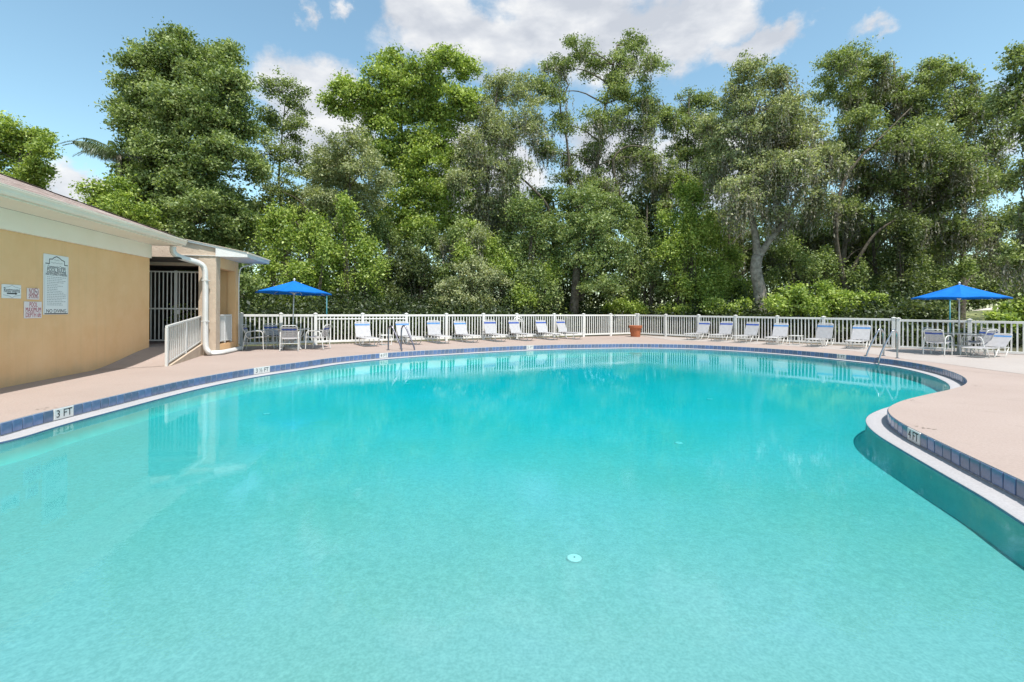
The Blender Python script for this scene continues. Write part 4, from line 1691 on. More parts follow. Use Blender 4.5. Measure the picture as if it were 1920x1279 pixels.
TL, TR = P(548, 600, 16.3), P(1798.5, 600, 15.8)
TL.z = TR.z = 0
umbrella('blue umbrella over the table beside the clubhouse corner', TL, R(12), 2.38, 1.955, 1.24, (R(-1), R(1.2)))
umbrella('blue umbrella at the far right of the deck, before the sandy ground', TR, R(4), 2.36, 1.90, 1.24)
round_table('round glass table under the blue umbrella beside the clubhouse', TL, 0.3)
round_table('round glass table under the blue umbrella on the right', TR, 0.1)
chairs = [
    ((-8.72, 15.95), TL, 'white strap chair with blue band nearest the clubhouse, by the end fence post', .0),
    ((-8.42, 16.75), TL, 'chair with blue seat edge facing the pool, second from the clubhouse', .0),
    ((-7.38, 15.62), TL, 'chair showing its back to the pool at the table beside the clubhouse', .0),
    ((-6.72, 16.25), TL, 'chair seen from the side with its back to the loungers, left table', .0),
    ((14.02, 15.45), TR, 'chair on the pool side of the right table, nearest the steel handrails', .2),
    ((14.92, 16.40), TR, 'dark blue banded chair against the fence behind the right table', .0),
    ((15.30, 15.42), TR, 'chair with its back towards the reclined lounger at the right table', -.2),
    ((15.98, 15.95), TR, 'chair farthest to the right at the right umbrella table', .1),
]
pc = None
for (x, y), tb, label, jit in chairs:
    if pc is None:
        pc = make_chair(label)
        o = pc
    else:
        o = copy_tree(pc)
        o['label'] = label
    o.location = (x, y, 0)
    o.rotation_euler = (0, 0, math.atan2(tb.y - y, tb.x - x) + jit)

# thin teal poles behind the fence
for px, dist, ztop, label in ((612.5, 19.4, 1.92, 'thin teal pole standing behind the fence beside the left blue umbrella'),
                              (1781, 18.6, 1.9, 'thin teal pole standing behind the fence under the right blue umbrella')):
    p = P(px, 600, dist)
    p.z = -.03
    t_ = thing('garden_pole', label, 'pole', p, 0, 'teal poles behind the fence')
    mb = MB()
    mb.tube([(0, 0, 0), (0, 0, ztop)], .024, 8)
    mb.build('shaft', M['teal_pole'], t_, smooth=True)
    mb = MB()
    mb.lathe([(.03, ztop), (.03, ztop + .03), (.012, ztop + .045)], 10)
    mb.build('cap', M['teal_pole'], t_)

# ------------------------------------------------------------------ pool handrails
def pool_ladder(label, a1, a2, inward, top=.83, reach=.78, metal=None):
    metal = metal or M['steel']
    t_ = thing('pool_ladder', label, 'handrail', a1, 0, 'pool ladders')
    for a in (a1, a2):
        o0 = a - a1
        prof = [(0, 0.0), (0, .30), (0.0, .58), (.015, .70), (.06, .785), (.12, .82), (.18, .805), (.235, .745), (.34, .59), (.50, .35), (.60, .19), (.655, .07), (reach * .87, -.06), (reach * .875, -.18), (reach * .875, -.40)]
        mb = MB()
        mb.tube(catmull([o0 + inward * k_ + Vector((0, 0, z * top / .82)) for k_, z in prof], .04), .0255, 8)
        r_ = mb.build('rail', metal, t_, smooth=True)
        mb = MB()
        mb.lathe([(.0265, .0), (.06, .0), (.055, .016), (.0265, .022)], 16, c=tuple(o0), caps=False)
        mb.build('flange', M['steel'], r_)
    b_ = a2 - a1
    for z in (-.30,):
        mb = MB()
        c0, c1 = inward * (reach * .875) + Vector((0, 0, z)), b_ + inward * (reach * .875) + Vector((0, 0, z))
        s_ = inward * .05
        u_ = Vector((0, 0, .02))
        mb.add([c0 - s_, c1 - s_, c1 + s_, c0 + s_, c0 - s_ + u_, c1 - s_ + u_, c1 + s_ + u_, c0 + s_ + u_], MB.BF)
        mb.build('tread', M['frame'], t_)
    return t_


a1 = G(728, 656.8)
e1 = Vector((.57, .82, 0))
pool_ladder('pair of dark grey pool handrails in front of the left loungers', a1, a1 + e1 * .58, Vector((.82, -.57, 0)), metal=M['dark_steel'])
a1, a2 = G(1656.5, 667.5), G(1682.5, 672)
pool_ladder('pair of shiny steel pool handrails near the right fence corner', a1, a2, Vector((-.975, -.22, 0)), .86, .80)

# ------------------------------------------------------------------ planter
p = G(1191.5, 631.5)
t_ = thing('terracotta_planter', 'empty terracotta pot at the far fence corner', 'planter', p)
mb = MB()
mb.lathe([(.24, 0), (.245, .02), (.30, .46), (.345, .465), (.355, .50), (.36, .60), (.345, .61), (.315, .60), (.30, .52), (.26, .50)], 28, caps=False)
smooth_by_angle(mb.build('pot', M['terracotta'], t_), 35)
mb = MB()
mb.lathe([(0.0, .52), (.16, .525), (.30, .515)], 20, caps=False)
mb.build('soil', M['soil'], t_)

# ------------------------------------------------------------------ vegetation
def unit(v):
    return v / np.maximum(1e-9, np.linalg.norm(v, axis=1, keepdims=True))


def leaf_mesh(name, C, size, m, parent=None, kind=None, aspect=0.55, upb=0.5, var=None, droop=0.0, jitter=0.35):
    n = len(C)
    nr = unit(rng.normal(size=(n, 3)) + np.array([0, 0, upb]))
    t0 = rng.normal(size=(n, 3)) + np.array([0, 0, -droop])
    a = unit(t0 - nr * np.sum(t0 * nr, axis=1, keepdims=True))
    b = np.cross(nr, a)
    L = size * (1 + jitter * rng.normal(size=(n, 1))).clip(0.45, 1.9)
    W = L * aspect
    bend = nr * (L * 0.12)
    V = np.empty((n, 4, 3))
    V[:, 0] = C - a * L * .5
    V[:, 1] = C + b * W * .5 + bend
    V[:, 2] = C + a * L * .5
    V[:, 3] = C - b * W * .5 + bend
    me = bpy.data.meshes.new(name)
    me.vertices.add(n * 4)
    me.vertices.foreach_set('co', V.reshape(-1))
    me.loops.add(n * 4)
    me.loops.foreach_set('vertex_index', np.arange(n * 4, dtype=np.int32))
    me.polygons.add(n)
    me.polygons.foreach_set('loop_start', np.arange(n, dtype=np.int32) * 4)
    try:
        me.polygons.foreach_set('loop_total', np.full(n, 4, dtype=np.int32))
    except Exception:
        pass
    if var is None:
        var = rng.random(n)
    at = me.attributes.new('var', 'FLOAT', 'FACE')
    at.data.foreach_set('value', np.asarray(var, dtype=np.float32).clip(0, 1))
    me.materials.append(m)
    me.update(calc_edges=True)
    return link(name, me, parent, kind)


def lobe_clusters(c, r, dens, squash=(1, 1, .85), shell=.5, vine=False):
    """a lobe is a bunch of rounded leaf clumps, each made of twig-end clusters"""
    c, r = np.asarray(c), np.asarray(r)
    rm = float(r.mean())
    ns = int(np.clip(5 + 6.5 * rm, 6, 24))
    d = unit(rng.normal(size=(ns, 3)) + np.array([0, -.25, .15]))
    pos = c + d * r * (0.28 + .56 * rng.random((ns, 1)) ** .7)
    rs = rm * rng.uniform(.24, .44, ns)
    out = []
    for p, s in zip(pos, rs):
        k = max(2, int(dens * 6.4 * s * s * (12.0 / ns) ** .5 + 2))
        dd = unit(rng.normal(size=(k, 3)) + np.array([0, 0, .25]))
        rad = s * (.35 + .65 * rng.random((k, 1)) ** .6)
        stray = rng.random((k, 1)) < .15
        dd = np.where(stray, unit(dd + np.array([0, 0, .6])), dd)
        rad = np.where(stray, rad * rng.uniform(1.25, 1.9, (k, 1)), rad)
        out.append(p + dd * rad * (np.array([.62, .62, 1.35]) if vine else np.array([1, 1, .72])))
    return np.concatenate(out)


def clusters_to_leaves(K, per, rc, flat=.6):
    per = int(per * 1.9)
    n = len(K)
    kk = np.repeat(np.arange(n), per)
    sc = (0.7 + .6 * rng.random(n))[kk][:, None]
    off = rng.normal(size=(len(kk), 3)) * np.array([1, 1, flat]) * rc * .50 * sc
    cvar = rng.normal(size=n) * .21
    var = .5 + cvar[kk] + rng.normal(size=len(kk)) * .27
    return K[kk] + off, var


def branch(mb, pts, r0, r1, n=6, wob=.06):
    pts = [Vector(p) for p in pts]
    L = sum((b - a).length for a, b in zip(pts, pts[1:]))
    pp = catmull(pts, max(.25, L / 12))
    m_ = len(pp)
    out = []
    for i, p in enumerate(pp):
        k_ = i / (m_ - 1)
        w = wob * L * .12 * math.sin(k_ * math.pi)
        out.append(p + Vector((random.uniform(-w, w), random.uniform(-w, w), random.uniform(-w, w) * .4)))
    rs = [r0 + (r1 - r0) * (i / (m_ - 1)) ** .8 for i in range(m_)]
    mb.tube(out, rs, n)
    return out


NLEAF = [0]


def tree(label, cat, base, D, lobes, leaf, size=.13, dens=3.0, per=34, rc=.42, trunk=None, trunk_r=.22, bark='dark_bark', moss=0, group=None, name='oak_tree',
         limbs=(), aspect=.55, twig=.5, shell=.5, droop=0.0, flat=.6, depth=.85):
    """base = (px, D): foot of the trunk; lobes = (px, py, radius px, depth offset m) measured in the photograph"""
    bp_ = P(base, 600, D)
    bp_.z = -.03
    t_ = thing(name, label, cat, bp_, 0, group)
    sc = D / F
    L3 = []
    for lb in lobes:
        px, py, rp = lb[:3]
        off = lb[3] if len(lb) > 3 else random.uniform(-1.2, 1.2)
        d_ = D + off
        c = P(px, py, d_)
        r_ = rp * d_ / F
        L3.append((np.array(c), r_))
    mb = MB()
    if trunk is None:
        tp = max(L3, key=lambda q: q[0][2])[0]
        cx_ = np.mean([q[0] for q in L3], axis=0)
        top = Vector((cx_[0] * .6 + tp[0] * .4, cx_[1], tp[2] - .2))
        t_pts = [bp_, bp_.lerp(top, .33) + Vector((random.uniform(-.3, .3), random.uniform(-.2, .2), 0)), bp_.lerp(top, .66) + Vector((random.uniform(-.4, .4), 0, 0)), top]
        tr_pts = branch(mb, [p - bp_ for p in t_pts], trunk_r, trunk_r * .14, 9, .02)
        flare = MB()
        mb.tube([(0, 0, 0), (0, 0, .3), (0, 0, .8)], [trunk_r * 1.35, trunk_r * 1.08, trunk_r * .95], 9)
    else:
        tr_pts = []
        for tpts, r0, r1 in trunk:
            pts = [P(x, y, D + o_) - bp_ for x, y, o_ in tpts]
            tr_pts += branch(mb, pts, r0, r1, 10, .012)
    for lpts, r0, r1 in limbs:
        branch(mb, [P(x, y, D + o_) - bp_ for x, y, o_ in lpts], r0, r1, 7, .02)
    K_all = []
    for c, r_ in L3:
        K = lobe_clusters(c, (r_, r_ * depth, r_ * .9), dens, shell=shell)
        K = K[K[:, 2] > .15]
        if not len(K):
            continue
        cl = Vector(c) - bp_
        cand = [q for q in tr_pts if q.z < cl.z - r_ * .15] or [tr_pts[-1]]
        q0 = min(cand, key=lambda q: (q - cl).length + .35 * abs(cl.z - q.z))
        mid = q0.lerp(cl, .5) + Vector((0, 0, .12 * (cl - q0).length))
        lp = branch(mb, [q0, mid, cl], max(.028, trunk_r * .22), .018, 6, .05)
        for kx in K[rng.random(len(K)) < twig * .55]:
            kv = Vector(kx) - bp_
            q = min(lp, key=lambda w: (w - kv).length)
            mb.tube([q, q.lerp(kv, .55) + Vector((random.uniform(-.1, .1), random.uniform(-.1, .1), .06)), kv], [.020, .012, .005], 3, caps=False)
        K_all.append(K)
    mb.build('trunk', M[bark], t_, smooth=True)
    K = np.concatenate(K_all)
    C, var = clusters_to_leaves(K, per, rc, flat)
    C = C[C[:, 2] > 0] if False else C
    NLEAF[0] += len(C)
    leaf_mesh('crown', C - np.array(bp_), size, LEAF[leaf], t_, aspect=aspect, var=var, droop=droop)
    if moss:
        low = np.argsort(np.argsort(K[:, 2])) / len(K)
        sel = K[rng.random(len(K)) < moss * (1.7 - 1.4 * low)]
        n_st = 9
        kk = np.repeat(sel, n_st, axis=0)
        kk = kk + rng.normal(size=kk.shape) * np.array([.22, .22, .1])
        ln = rng.uniform(.4, 1.7, len(kk))
        seg = 7
        pts, vv = [], []
        for s_ in range(seg):
            q = kk.copy()
            q[:, 2] -= ln * (s_ + .5) / seg
            q[:, :2] += rng.normal(size=(len(kk), 2)) * .03
            pts.append(q)
        C = np.concatenate(pts)
        n = len(C)
        o = leaf_mesh('hanging_moss', C - np.array(bp_), .20, LEAF['moss'], t_, aspect=.27, upb=0, var=.5 + .22 * rng.normal(size=n), droop=9, kind='stuff')
        NLEAF[0] += n
    return t_


def shrub(label, lobes, D, leaf, size=.11, dens=4.0, per=34, rc=.34, name='shrub', cat='shrub', group=None, shell=.55, aspect=.6, droop=0.0, vine=False):
    sc = D / F
    px0 = sum(l[0] for l in lobes) / len(lobes)
    bp_ = P(px0, 600, D)
    bp_.z = -.03
    t_ = thing(name, label, cat, bp_, 0, group)
    K_all = []
    mb = MB()
    for lb in lobes:
        px, py, rp = lb[:3]
        d_ = D + (lb[3] if len(lb) > 3 else random.uniform(-.7, .7))
        c = np.array(P(px, py, d_))
        r_ = rp * d_ / F
        K = lobe_clusters(c, (r_, r_ * .8, r_ * .95), dens, shell=shell, vine=vine)
        K = K[K[:, 2] > .05]
        if not len(K):
            continue
        K_all.append(K)
        f = Vector((c[0], c[1], 0)).lerp(bp_, .4) - bp_
        f.z = 0
        for kx in K[:max(3, int(len(K) * .22))]:
            kv = Vector(kx) - bp_
            mb.tube([f, f.lerp(kv, .5) + Vector((random.uniform(-.12, .12), random.uniform(-.12, .12), .15)), kv], [.03, .016, .006], 4, caps=False)
    mb.build('stem', M['dark_bark'], t_)
    K = np.concatenate(K_all)
    C, var = clusters_to_leaves(K, per, rc, .8 if not vine else 1.3)
    NLEAF[0] += len(C)
    leaf_mesh('foliage', C - np.array(bp_), size, LEAF[leaf], t_, aspect=aspect, var=var, droop=droop)
    return t_


GT = 'tall trees behind the fence'
# tall dense tree behind the clubhouse
tree('very tall dense green tree rising behind the clubhouse roof', 'tree', 335, 25, [
    (312, 118, 66), (270, 150, 48), (390, 135, 66), (430, 165, 46), (290, 205, 76), (360, 215, 92), (430, 230, 62), (275, 290, 60), (345, 310, 98), (430, 315, 62),
    (300, 385, 76), (385, 405, 88), (445, 410, 50), (258, 345, 42), (330, 82, 34), (415, 108, 28), (300, 450, 60), (400, 470, 70), (265, 240, 46)],
    'dense', .135, 3.6, 40, .42, trunk_r=.36, name='dense_tree', group=GT, depth=1.0)
shrub('yellow green bushy tree low against the left side of the tall dense tree', [(205, 365, 42), (225, 395, 45), (200, 410, 35), (260, 420, 40)], 22, 'vine', .12, 4, 34, .36, name='small_tree', cat='tree')
tree('slim sparse grey green tree right of the tall dense tree', 'tree', 535, 29, [
    (528, 175, 38), (560, 190, 30), (505, 225, 36), (545, 245, 42), (510, 290, 42), (555, 305, 36), (525, 350, 50), (565, 370, 40), (505, 400, 45), (550, 430, 50)],
    'oak', .12, 2.3, 26, .40, trunk_r=.16, name='oak_tree', group=GT, twig=.8)
tree('tall bright green tree with ragged top, left of centre', 'tree', 770, 30, [
    (738, 118, 34), (715, 160, 48), (780, 150, 44), (830, 125, 42), (875, 130, 34), (640, 185, 42), (680, 215, 58), (745, 215, 60), (815, 200, 62), (868, 200, 48),
    (760, 290, 66), (830, 285, 66), (700, 290, 46), (780, 365, 66), (850, 360, 50), (800, 440, 60), (735, 430, 46), (620, 195, 20)],
    'bright', .155, 3.1, 32, .46, trunk_r=.30, name='broadleaf_tree', group=GT)
tree('rounded grey green crown in front of the bright green tree', 'tree', 655, 27, [
    (655, 290, 58), (615, 315, 42), (695, 320, 48), (650, 350, 56), (610, 375, 40), (690, 380, 40), (640, 420, 45)],
    'grey', .115, 3.2, 34, .38, trunk_r=.16, name='oak_tree', group=GT)
tree('grey green oak left of the bare leaning limb', 'tree', 890, 29, [
    (940, 165, 42), (985, 180, 40), (905, 225, 50), (960, 240, 62), (1005, 250, 40), (880, 290, 56), (930, 320, 62), (860, 350, 46), (905, 390, 54), (950, 390, 40), (880, 450, 46)],
    'grey', .115, 3.0, 32, .40, trunk_r=.22, name='oak_tree', group=GT, moss=.13)
tree('tallest centre oak with open crown and bare leaning limb', 'tree', 1075, 31, [
    (1085, 100, 36), (1045, 130, 34), (1120, 125, 34), (1185, 95, 34), (1160, 130, 38), (1215, 135, 34), (1030, 175, 42), (1150, 180, 46), (1205, 190, 46), (1130, 230, 42),
    (1185, 245, 52), (1235, 215, 28), (1055, 235, 34), (1170, 310, 48), (1215, 300, 34), (1060, 320, 34), (1110, 290, 34), (1030, 290, 28), (1120, 360, 50)],
    'oak', .125, 2.5, 30, .42, trunk_r=.26, name='oak_tree', group=GT, moss=.13, twig=.8,
    limbs=[([(1040, 470, 0), (1025, 385, -2.2), (990, 345, -2.5), (960, 322, -2.4), (915, 316, -2.4)], .15, .03), ([(1075, 420, 0), (1062, 260, -.6), (1050, 190, -.6), (1066, 160, -.6), (1048, 130, -.6)], .12, .03),
           ([(1165, 380, 0), (1150, 300, -.8), (1175, 275, -.8), (1230, 280, -.8)], .11, .03)])
tree('vine smothered tree below the tallest oak, mid fence', 'tree', 1092, 27.8, [
    (1085, 400, 62), (1140, 410, 52), (1045, 430, 42), (1110, 460, 66), (1160, 470, 42), (1060, 500, 44), (1120, 530, 46)],
    'dense', .12, 3.6, 36, .38, trunk_r=.24, name='vine_covered_tree', group=GT, trunk=[([(1075, 592, 0), (1080, 520, 0), (1085, 440, 0), (1090, 380, 0)], .30, .14)])
tree('small crowned grey oak between the two highest crowns', 'tree', 1295, 33, [
    (1290, 195, 32), (1325, 200, 34), (1265, 225, 36), (1310, 245, 46), (1275, 290, 46), (1335, 300, 48), (1260, 340, 40), (1310, 350, 46), (1250, 395, 36), (1230, 350, 30)],
    'oak', .125, 2.4, 30, .42, trunk_r=.2, name='oak_tree', group=GT, moss=.13, twig=.8)
tree('pale forked trunk oak standing close behind the right fence', 'tree', 1424, 25.5, [
    (1400, 140, 38), (1440, 150, 36), (1375, 190, 40), (1425, 205, 52), (1470, 200, 44), (1390, 260, 62), (1455, 270, 70), (1510, 250, 50), (1350, 310, 46), (1415, 330, 66),
    (1490, 335, 66), (1545, 320, 46), (1380, 370, 42), (1450, 385, 44), (1530, 375, 44), (1335, 250, 34)],
    'grey', .115, 3.1, 34, .40, name='oak_tree', group=GT, bark='bark', moss=.18, trunk_r=.28,
    trunk=[([(1424, 594, 0), (1425, 550, 0), (1417, 505, 0), (1420, 480, 0)], .37, .27), ([(1420, 486, 0), (1416, 440, .1), (1405, 385, .2), (1402, 330, .3), (1410, 220, .3)], .22, .06),
           ([(1420, 486, 0), (1440, 455, -.1), (1470, 415, -.2), (1500, 360, -.3), (1540, 300, -.4)], .20, .06)])
tree('widest right hand oak with hanging grey moss', 'tree', 1715, 29, [
    (1555, 130, 42), (1605, 120, 40), (1640, 135, 38), (1580, 185, 58), (1650, 195, 60), (1720, 175, 50), (1755, 140, 38), (1790, 165, 44), (1715, 235, 70), (1790, 230, 60), (1835, 215, 40),
    (1610, 260, 66), (1680, 300, 72), (1760, 300, 76), (1835, 290, 52), (1580, 320, 50), (1640, 360, 60), (1720, 375, 72), (1800, 365, 66), (1860, 350, 44), (1600, 400, 44), (1690, 440, 50), (1780, 440, 56), (1850, 420, 44)],
    'oak', .125, 2.7, 32, .42, trunk_r=.40, name='oak_tree', group=GT, moss=.18,
    limbs=[([(1600, 596, -.6), (1572, 480, -1.0), (1568, 390, -1.6), (1600, 310, -1.6), (1655, 255, -1.3), (1710, 200, -.9)], .20, .03), ([(1590, 520, -.8), (1640, 440, -1.4), (1690, 405, -1.6)], .13, .05)])
tree('dark overhanging oak cut off by the right edge of the photo', 'tree', 2010, 21, [
    (1885, 170, 34), (1920, 120, 36), (1950, 190, 50), (1915, 245, 34), (1880, 205, 22), (1960, 290, 60), (1925, 330, 40), (1915, 420, 50), (1960, 420, 60), (1900, 480, 40)],
    'oak', .12, 2.8, 32, .36, trunk_r=.3, name='oak_tree', group=GT, moss=.18, twig=.8)
tree('glossy green tree behind the clubhouse roof at the far left', 'tree', 10, 31, [
    (15, 255, 40), (60, 255, 34), (85, 280, 22), (30, 300, 44), (75, 320, 30), (-30, 280, 50), (-20, 340, 50), (45, 350, 40)],
    'bright', .16, 2.6, 30, .46, trunk_r=.2, name='broadleaf_tree', group=GT)

# shorter trees that close the gaps between the tall ones
GM = 'mid height trees between the tall crowns'
tree('mid height grey green tree between the slim sparse tree and the rounded crown', 'tree', 600, 33, [(600, 330, 46), (625, 395, 55), (570, 415, 50), (600, 450, 50)], 'oak', .13, 3.0, 30, .42, trunk_r=.13, group=GM, moss=.12)
tree('mid height leafy tree behind the bare leaning limb', 'tree', 965, 34, [(950, 420, 56), (1010, 385, 46), (915, 465, 52), (985, 470, 50)], 'dense', .13, 3.2, 30, .42, trunk_r=.14, group=GM)
tree('mid height tree between the vine smothered tree and the ivy cloaked pillar', 'tree', 1222, 34, [(1215, 410, 46), (1245, 470, 50), (1200, 500, 46), (1225, 350, 40)], 'oak', .13, 3.0, 30, .42, trunk_r=.13, group=GM, moss=.15)
tree('shaded tree behind the fork of the pale trunk', 'tree', 1370, 33, [(1355, 430, 48), (1400, 465, 44), (1345, 500, 48), (1440, 490, 42)], 'oak', .13, 3.0, 30, .42, trunk_r=.14, group=GM, moss=.25)
tree('shaded mossy tree above the large sunlit bush', 'tree', 1540, 34, [(1500, 430, 50), (1555, 460, 52), (1610, 455, 52), (1490, 505, 46), (1640, 500, 46), (1575, 520, 48)], 'oak', .13, 3.0, 30, .42, trunk_r=.16, group=GM, moss=.30)
tree('leafy tree with hanging moss behind the right blue umbrella top', 'tree', 1755, 33, [(1735, 480, 46), (1790, 460, 44), (1770, 520, 36), (1850, 470, 36)], 'oak', .13, 2.6, 30, .42, trunk_r=.14, group=GM, moss=.3)

# vine hung shrubs and bushes
GV = 'vine covered shrubs behind the fence'
shrub('bright yellow green vine curtain right of the clubhouse roof', [(500, 440, 30), (530, 410, 28), (552, 455, 30), (590, 430, 30), (610, 470, 26), (515, 495, 30), (560, 515, 30), (592, 520, 28), (490, 550, 32), (535, 560, 30), (575, 570, 30), (608, 555, 30)], 24, 'vine', .12, 3.6, 36, .36, name='vine_thicket', group=GV, vine=True)
shrub('vine column climbing below the rounded grey crown', [(648, 395, 24), (655, 435, 28), (640, 480, 30), (690, 470, 28), (700, 510, 28), (655, 530, 32), (690, 560, 30), (635, 565, 28)], 25, 'vine', .12, 3.6, 36, .36, name='vine_thicket', group=GV, vine=True)
shrub('dark leafy thicket under the bright green tree', [(745, 500, 44), (790, 500, 40), (740, 555, 44), (800, 550, 46)], 27, 'woods', .12, 3.6, 34, .36, name='thicket', group=GV)
shrub('pale leaved bush behind the loungers, left of the tallest oak', [(875, 520, 50), (920, 530, 42), (850, 560, 40), (900, 570, 38)], 26, 'grey', .11, 3.8, 34, .34, name='bush', group=GV)
shrub('light green vine thicket beneath the bare leaning limb', [(985, 400, 38), (1000, 450, 42), (960, 470, 40), (975, 520, 46), (1020, 550, 40), (955, 555, 36)], 28, 'dense', .12, 3.6, 34, .36, name='vine_thicket', group=GV, vine=True)
shrub('ivy cloaked pillar of leaves left of the pale forked trunk', [(1290, 375, 34), (1275, 420, 42), (1305, 440, 42), (1270, 480, 46), (1315, 500, 46), (1280, 540, 46), (1330, 550, 42)], 28, 'vine', .115, 3.8, 36, .36, name='ivy_column', group=GV, vine=True)
shrub('low bright bush right behind the planter corner', [(1170, 580, 22), (1200, 582, 18), (1140, 585, 16)], 29, 'vine', .11, 5, 36, .3, name='bush', group=GV)
shrub('low bright bush behind the loungers nearest the planter', [(1250, 582, 18), (1285, 586, 16)], 27.5, 'vine', .11, 5, 36, .3, name='bush', group=GV)
shrub('low bright bush at the foot of the pale forked trunk', [(1340, 580, 22), (1370, 586, 18), (1395, 580, 16)], 25.5, 'vine', .11, 5, 36, .3, name='bush', group=GV)
shrub('large sunlit yellow green bush right of the pale forked trunk', [(1458, 574, 22), (1488, 553, 25), (1518, 572, 26), (1553, 556, 27), (1588, 577, 22), (1614, 566, 19), (1642, 588, 17), (1530, 592, 28), (1474, 594, 24), (1570, 594, 24)], 22.5, 'vine', .12, 4.4, 40, .34, name='bush', group=GV)
shrub('leafy shrub with rounded top at the end of the sunlit bush', [(1640, 570, 26), (1660, 590, 24)], 21.5, 'bright', .11, 4.4, 36, .3, name='bush', group=GV)
shrub('dark climber clad trunk mass behind the right oak', [(1690, 430, 30), (1685, 480, 36), (1690, 530, 42), (1720, 560, 40)], 27.5, 'woods', .12, 3.8, 34, .36, name='thicket', group=GV, vine=True)
shrub('leafy bush under the right blue umbrella behind the fence', [(1700, 585, 26), (1740, 590, 24), (1770, 592, 20)], 20.5, 'woods', .11, 4.4, 34, .3, name='bush', group=GV)
shrub('broad leaved plant behind the fence at the right edge', [(1895, 590, 22), (1920, 585, 26), (1875, 600, 16)], 19.0, 'bright', .15, 4.4, 30, .3, name='bush', group=GV)
shrub('dark shrub between the clubhouse corner and the left umbrella', [(465, 540, 34), (480, 590, 34), (455, 500, 28)], 21, 'dense', .11, 4.2, 34, .32, name='shrub', group=GV)
shrub('leafy shrub seen through the bars of the security gate', [(338, 580, 13, 0), (352, 596, 12, .1), (330, 604, 12, -.1)], 16.2, 'bright', .10, 3, 10, .16, name='shrub', group=GV)

shrub('climber mass hanging below the bright green tree', [(715, 430, 26), (750, 455, 28), (790, 440, 26), (830, 470, 28), (770, 490, 26), (835, 520, 28), (720, 520, 26), (860, 440, 24)], 28, 'dense', .12, 3.6, 36, .36, name='vine_thicket', group=GV, vine=True)
shrub('climber mass between the vine smothered tree and the low planter bushes', [(1190, 440, 26), (1225, 470, 26), (1180, 490, 26), (1215, 520, 28), (1250, 545, 26), (1180, 550, 26)], 29.5, 'dense', .12, 3.6, 36, .36, name='vine_thicket', group=GV, vine=True)
shrub('green climbers left of the pale forked trunk, beneath its crown', [(1350, 450, 24), (1375, 490, 26), (1345, 520, 28), (1385, 545, 26), (1350, 560, 24)], 28.5, 'bright', .115, 3.6, 36, .36, name='vine_thicket', group=GV, vine=True)
shrub('green climbers right of the pale forked trunk, beneath its crown', [(1480, 470, 24), (1510, 500, 26), (1465, 525, 24), (1545, 500, 24), (1560, 540, 26), (1600, 520, 26), (1630, 545, 24)], 28.5, 'dense', .115, 3.4, 36, .36, name='vine_thicket', group=GV, vine=True)
shrub('leafy climbers above the left edge of the right blue umbrella', [(1720, 490, 24), (1750, 520, 26), (1705, 540, 26), (1775, 550, 24), (1800, 510, 22)], 28, 'dense', .115, 3.4, 36, .36, name='vine_thicket', group=GV, vine=True)
shrub('pale green climbers below the grey oak, above the middle loungers', [(885, 440, 24), (915, 470, 26), (870, 480, 24), (940, 500, 26), (985, 560, 26), (1030, 520, 26)], 27.5, 'bright', .115, 3.4, 36, .36, name='vine_thicket', group=GV, vine=True)

# undergrowth that fills the wood behind the fence, canopy shade in its colour
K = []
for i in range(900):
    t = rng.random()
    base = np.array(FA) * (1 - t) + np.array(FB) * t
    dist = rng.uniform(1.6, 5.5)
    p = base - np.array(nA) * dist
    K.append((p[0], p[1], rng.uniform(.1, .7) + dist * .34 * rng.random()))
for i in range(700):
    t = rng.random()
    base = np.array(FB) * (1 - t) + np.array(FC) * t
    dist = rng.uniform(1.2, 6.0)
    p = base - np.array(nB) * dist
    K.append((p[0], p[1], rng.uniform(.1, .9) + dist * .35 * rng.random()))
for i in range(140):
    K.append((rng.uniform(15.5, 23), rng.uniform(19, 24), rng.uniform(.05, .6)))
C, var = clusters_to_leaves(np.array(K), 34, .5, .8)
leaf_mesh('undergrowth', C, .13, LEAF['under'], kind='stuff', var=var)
NLEAF[0] += len(C)
# deeper wood behind the named trees
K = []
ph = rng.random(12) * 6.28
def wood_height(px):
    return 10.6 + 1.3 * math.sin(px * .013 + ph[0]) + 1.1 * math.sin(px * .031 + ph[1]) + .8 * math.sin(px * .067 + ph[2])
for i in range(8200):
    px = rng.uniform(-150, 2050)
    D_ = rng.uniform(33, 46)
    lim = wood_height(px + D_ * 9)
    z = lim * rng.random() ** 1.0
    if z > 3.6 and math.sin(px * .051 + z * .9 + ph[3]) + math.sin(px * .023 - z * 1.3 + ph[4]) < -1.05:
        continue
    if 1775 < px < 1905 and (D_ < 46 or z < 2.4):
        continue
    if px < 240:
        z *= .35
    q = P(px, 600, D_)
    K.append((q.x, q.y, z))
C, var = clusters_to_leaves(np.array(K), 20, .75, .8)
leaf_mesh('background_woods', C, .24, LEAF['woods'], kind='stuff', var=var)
NLEAF[0] += len(C)

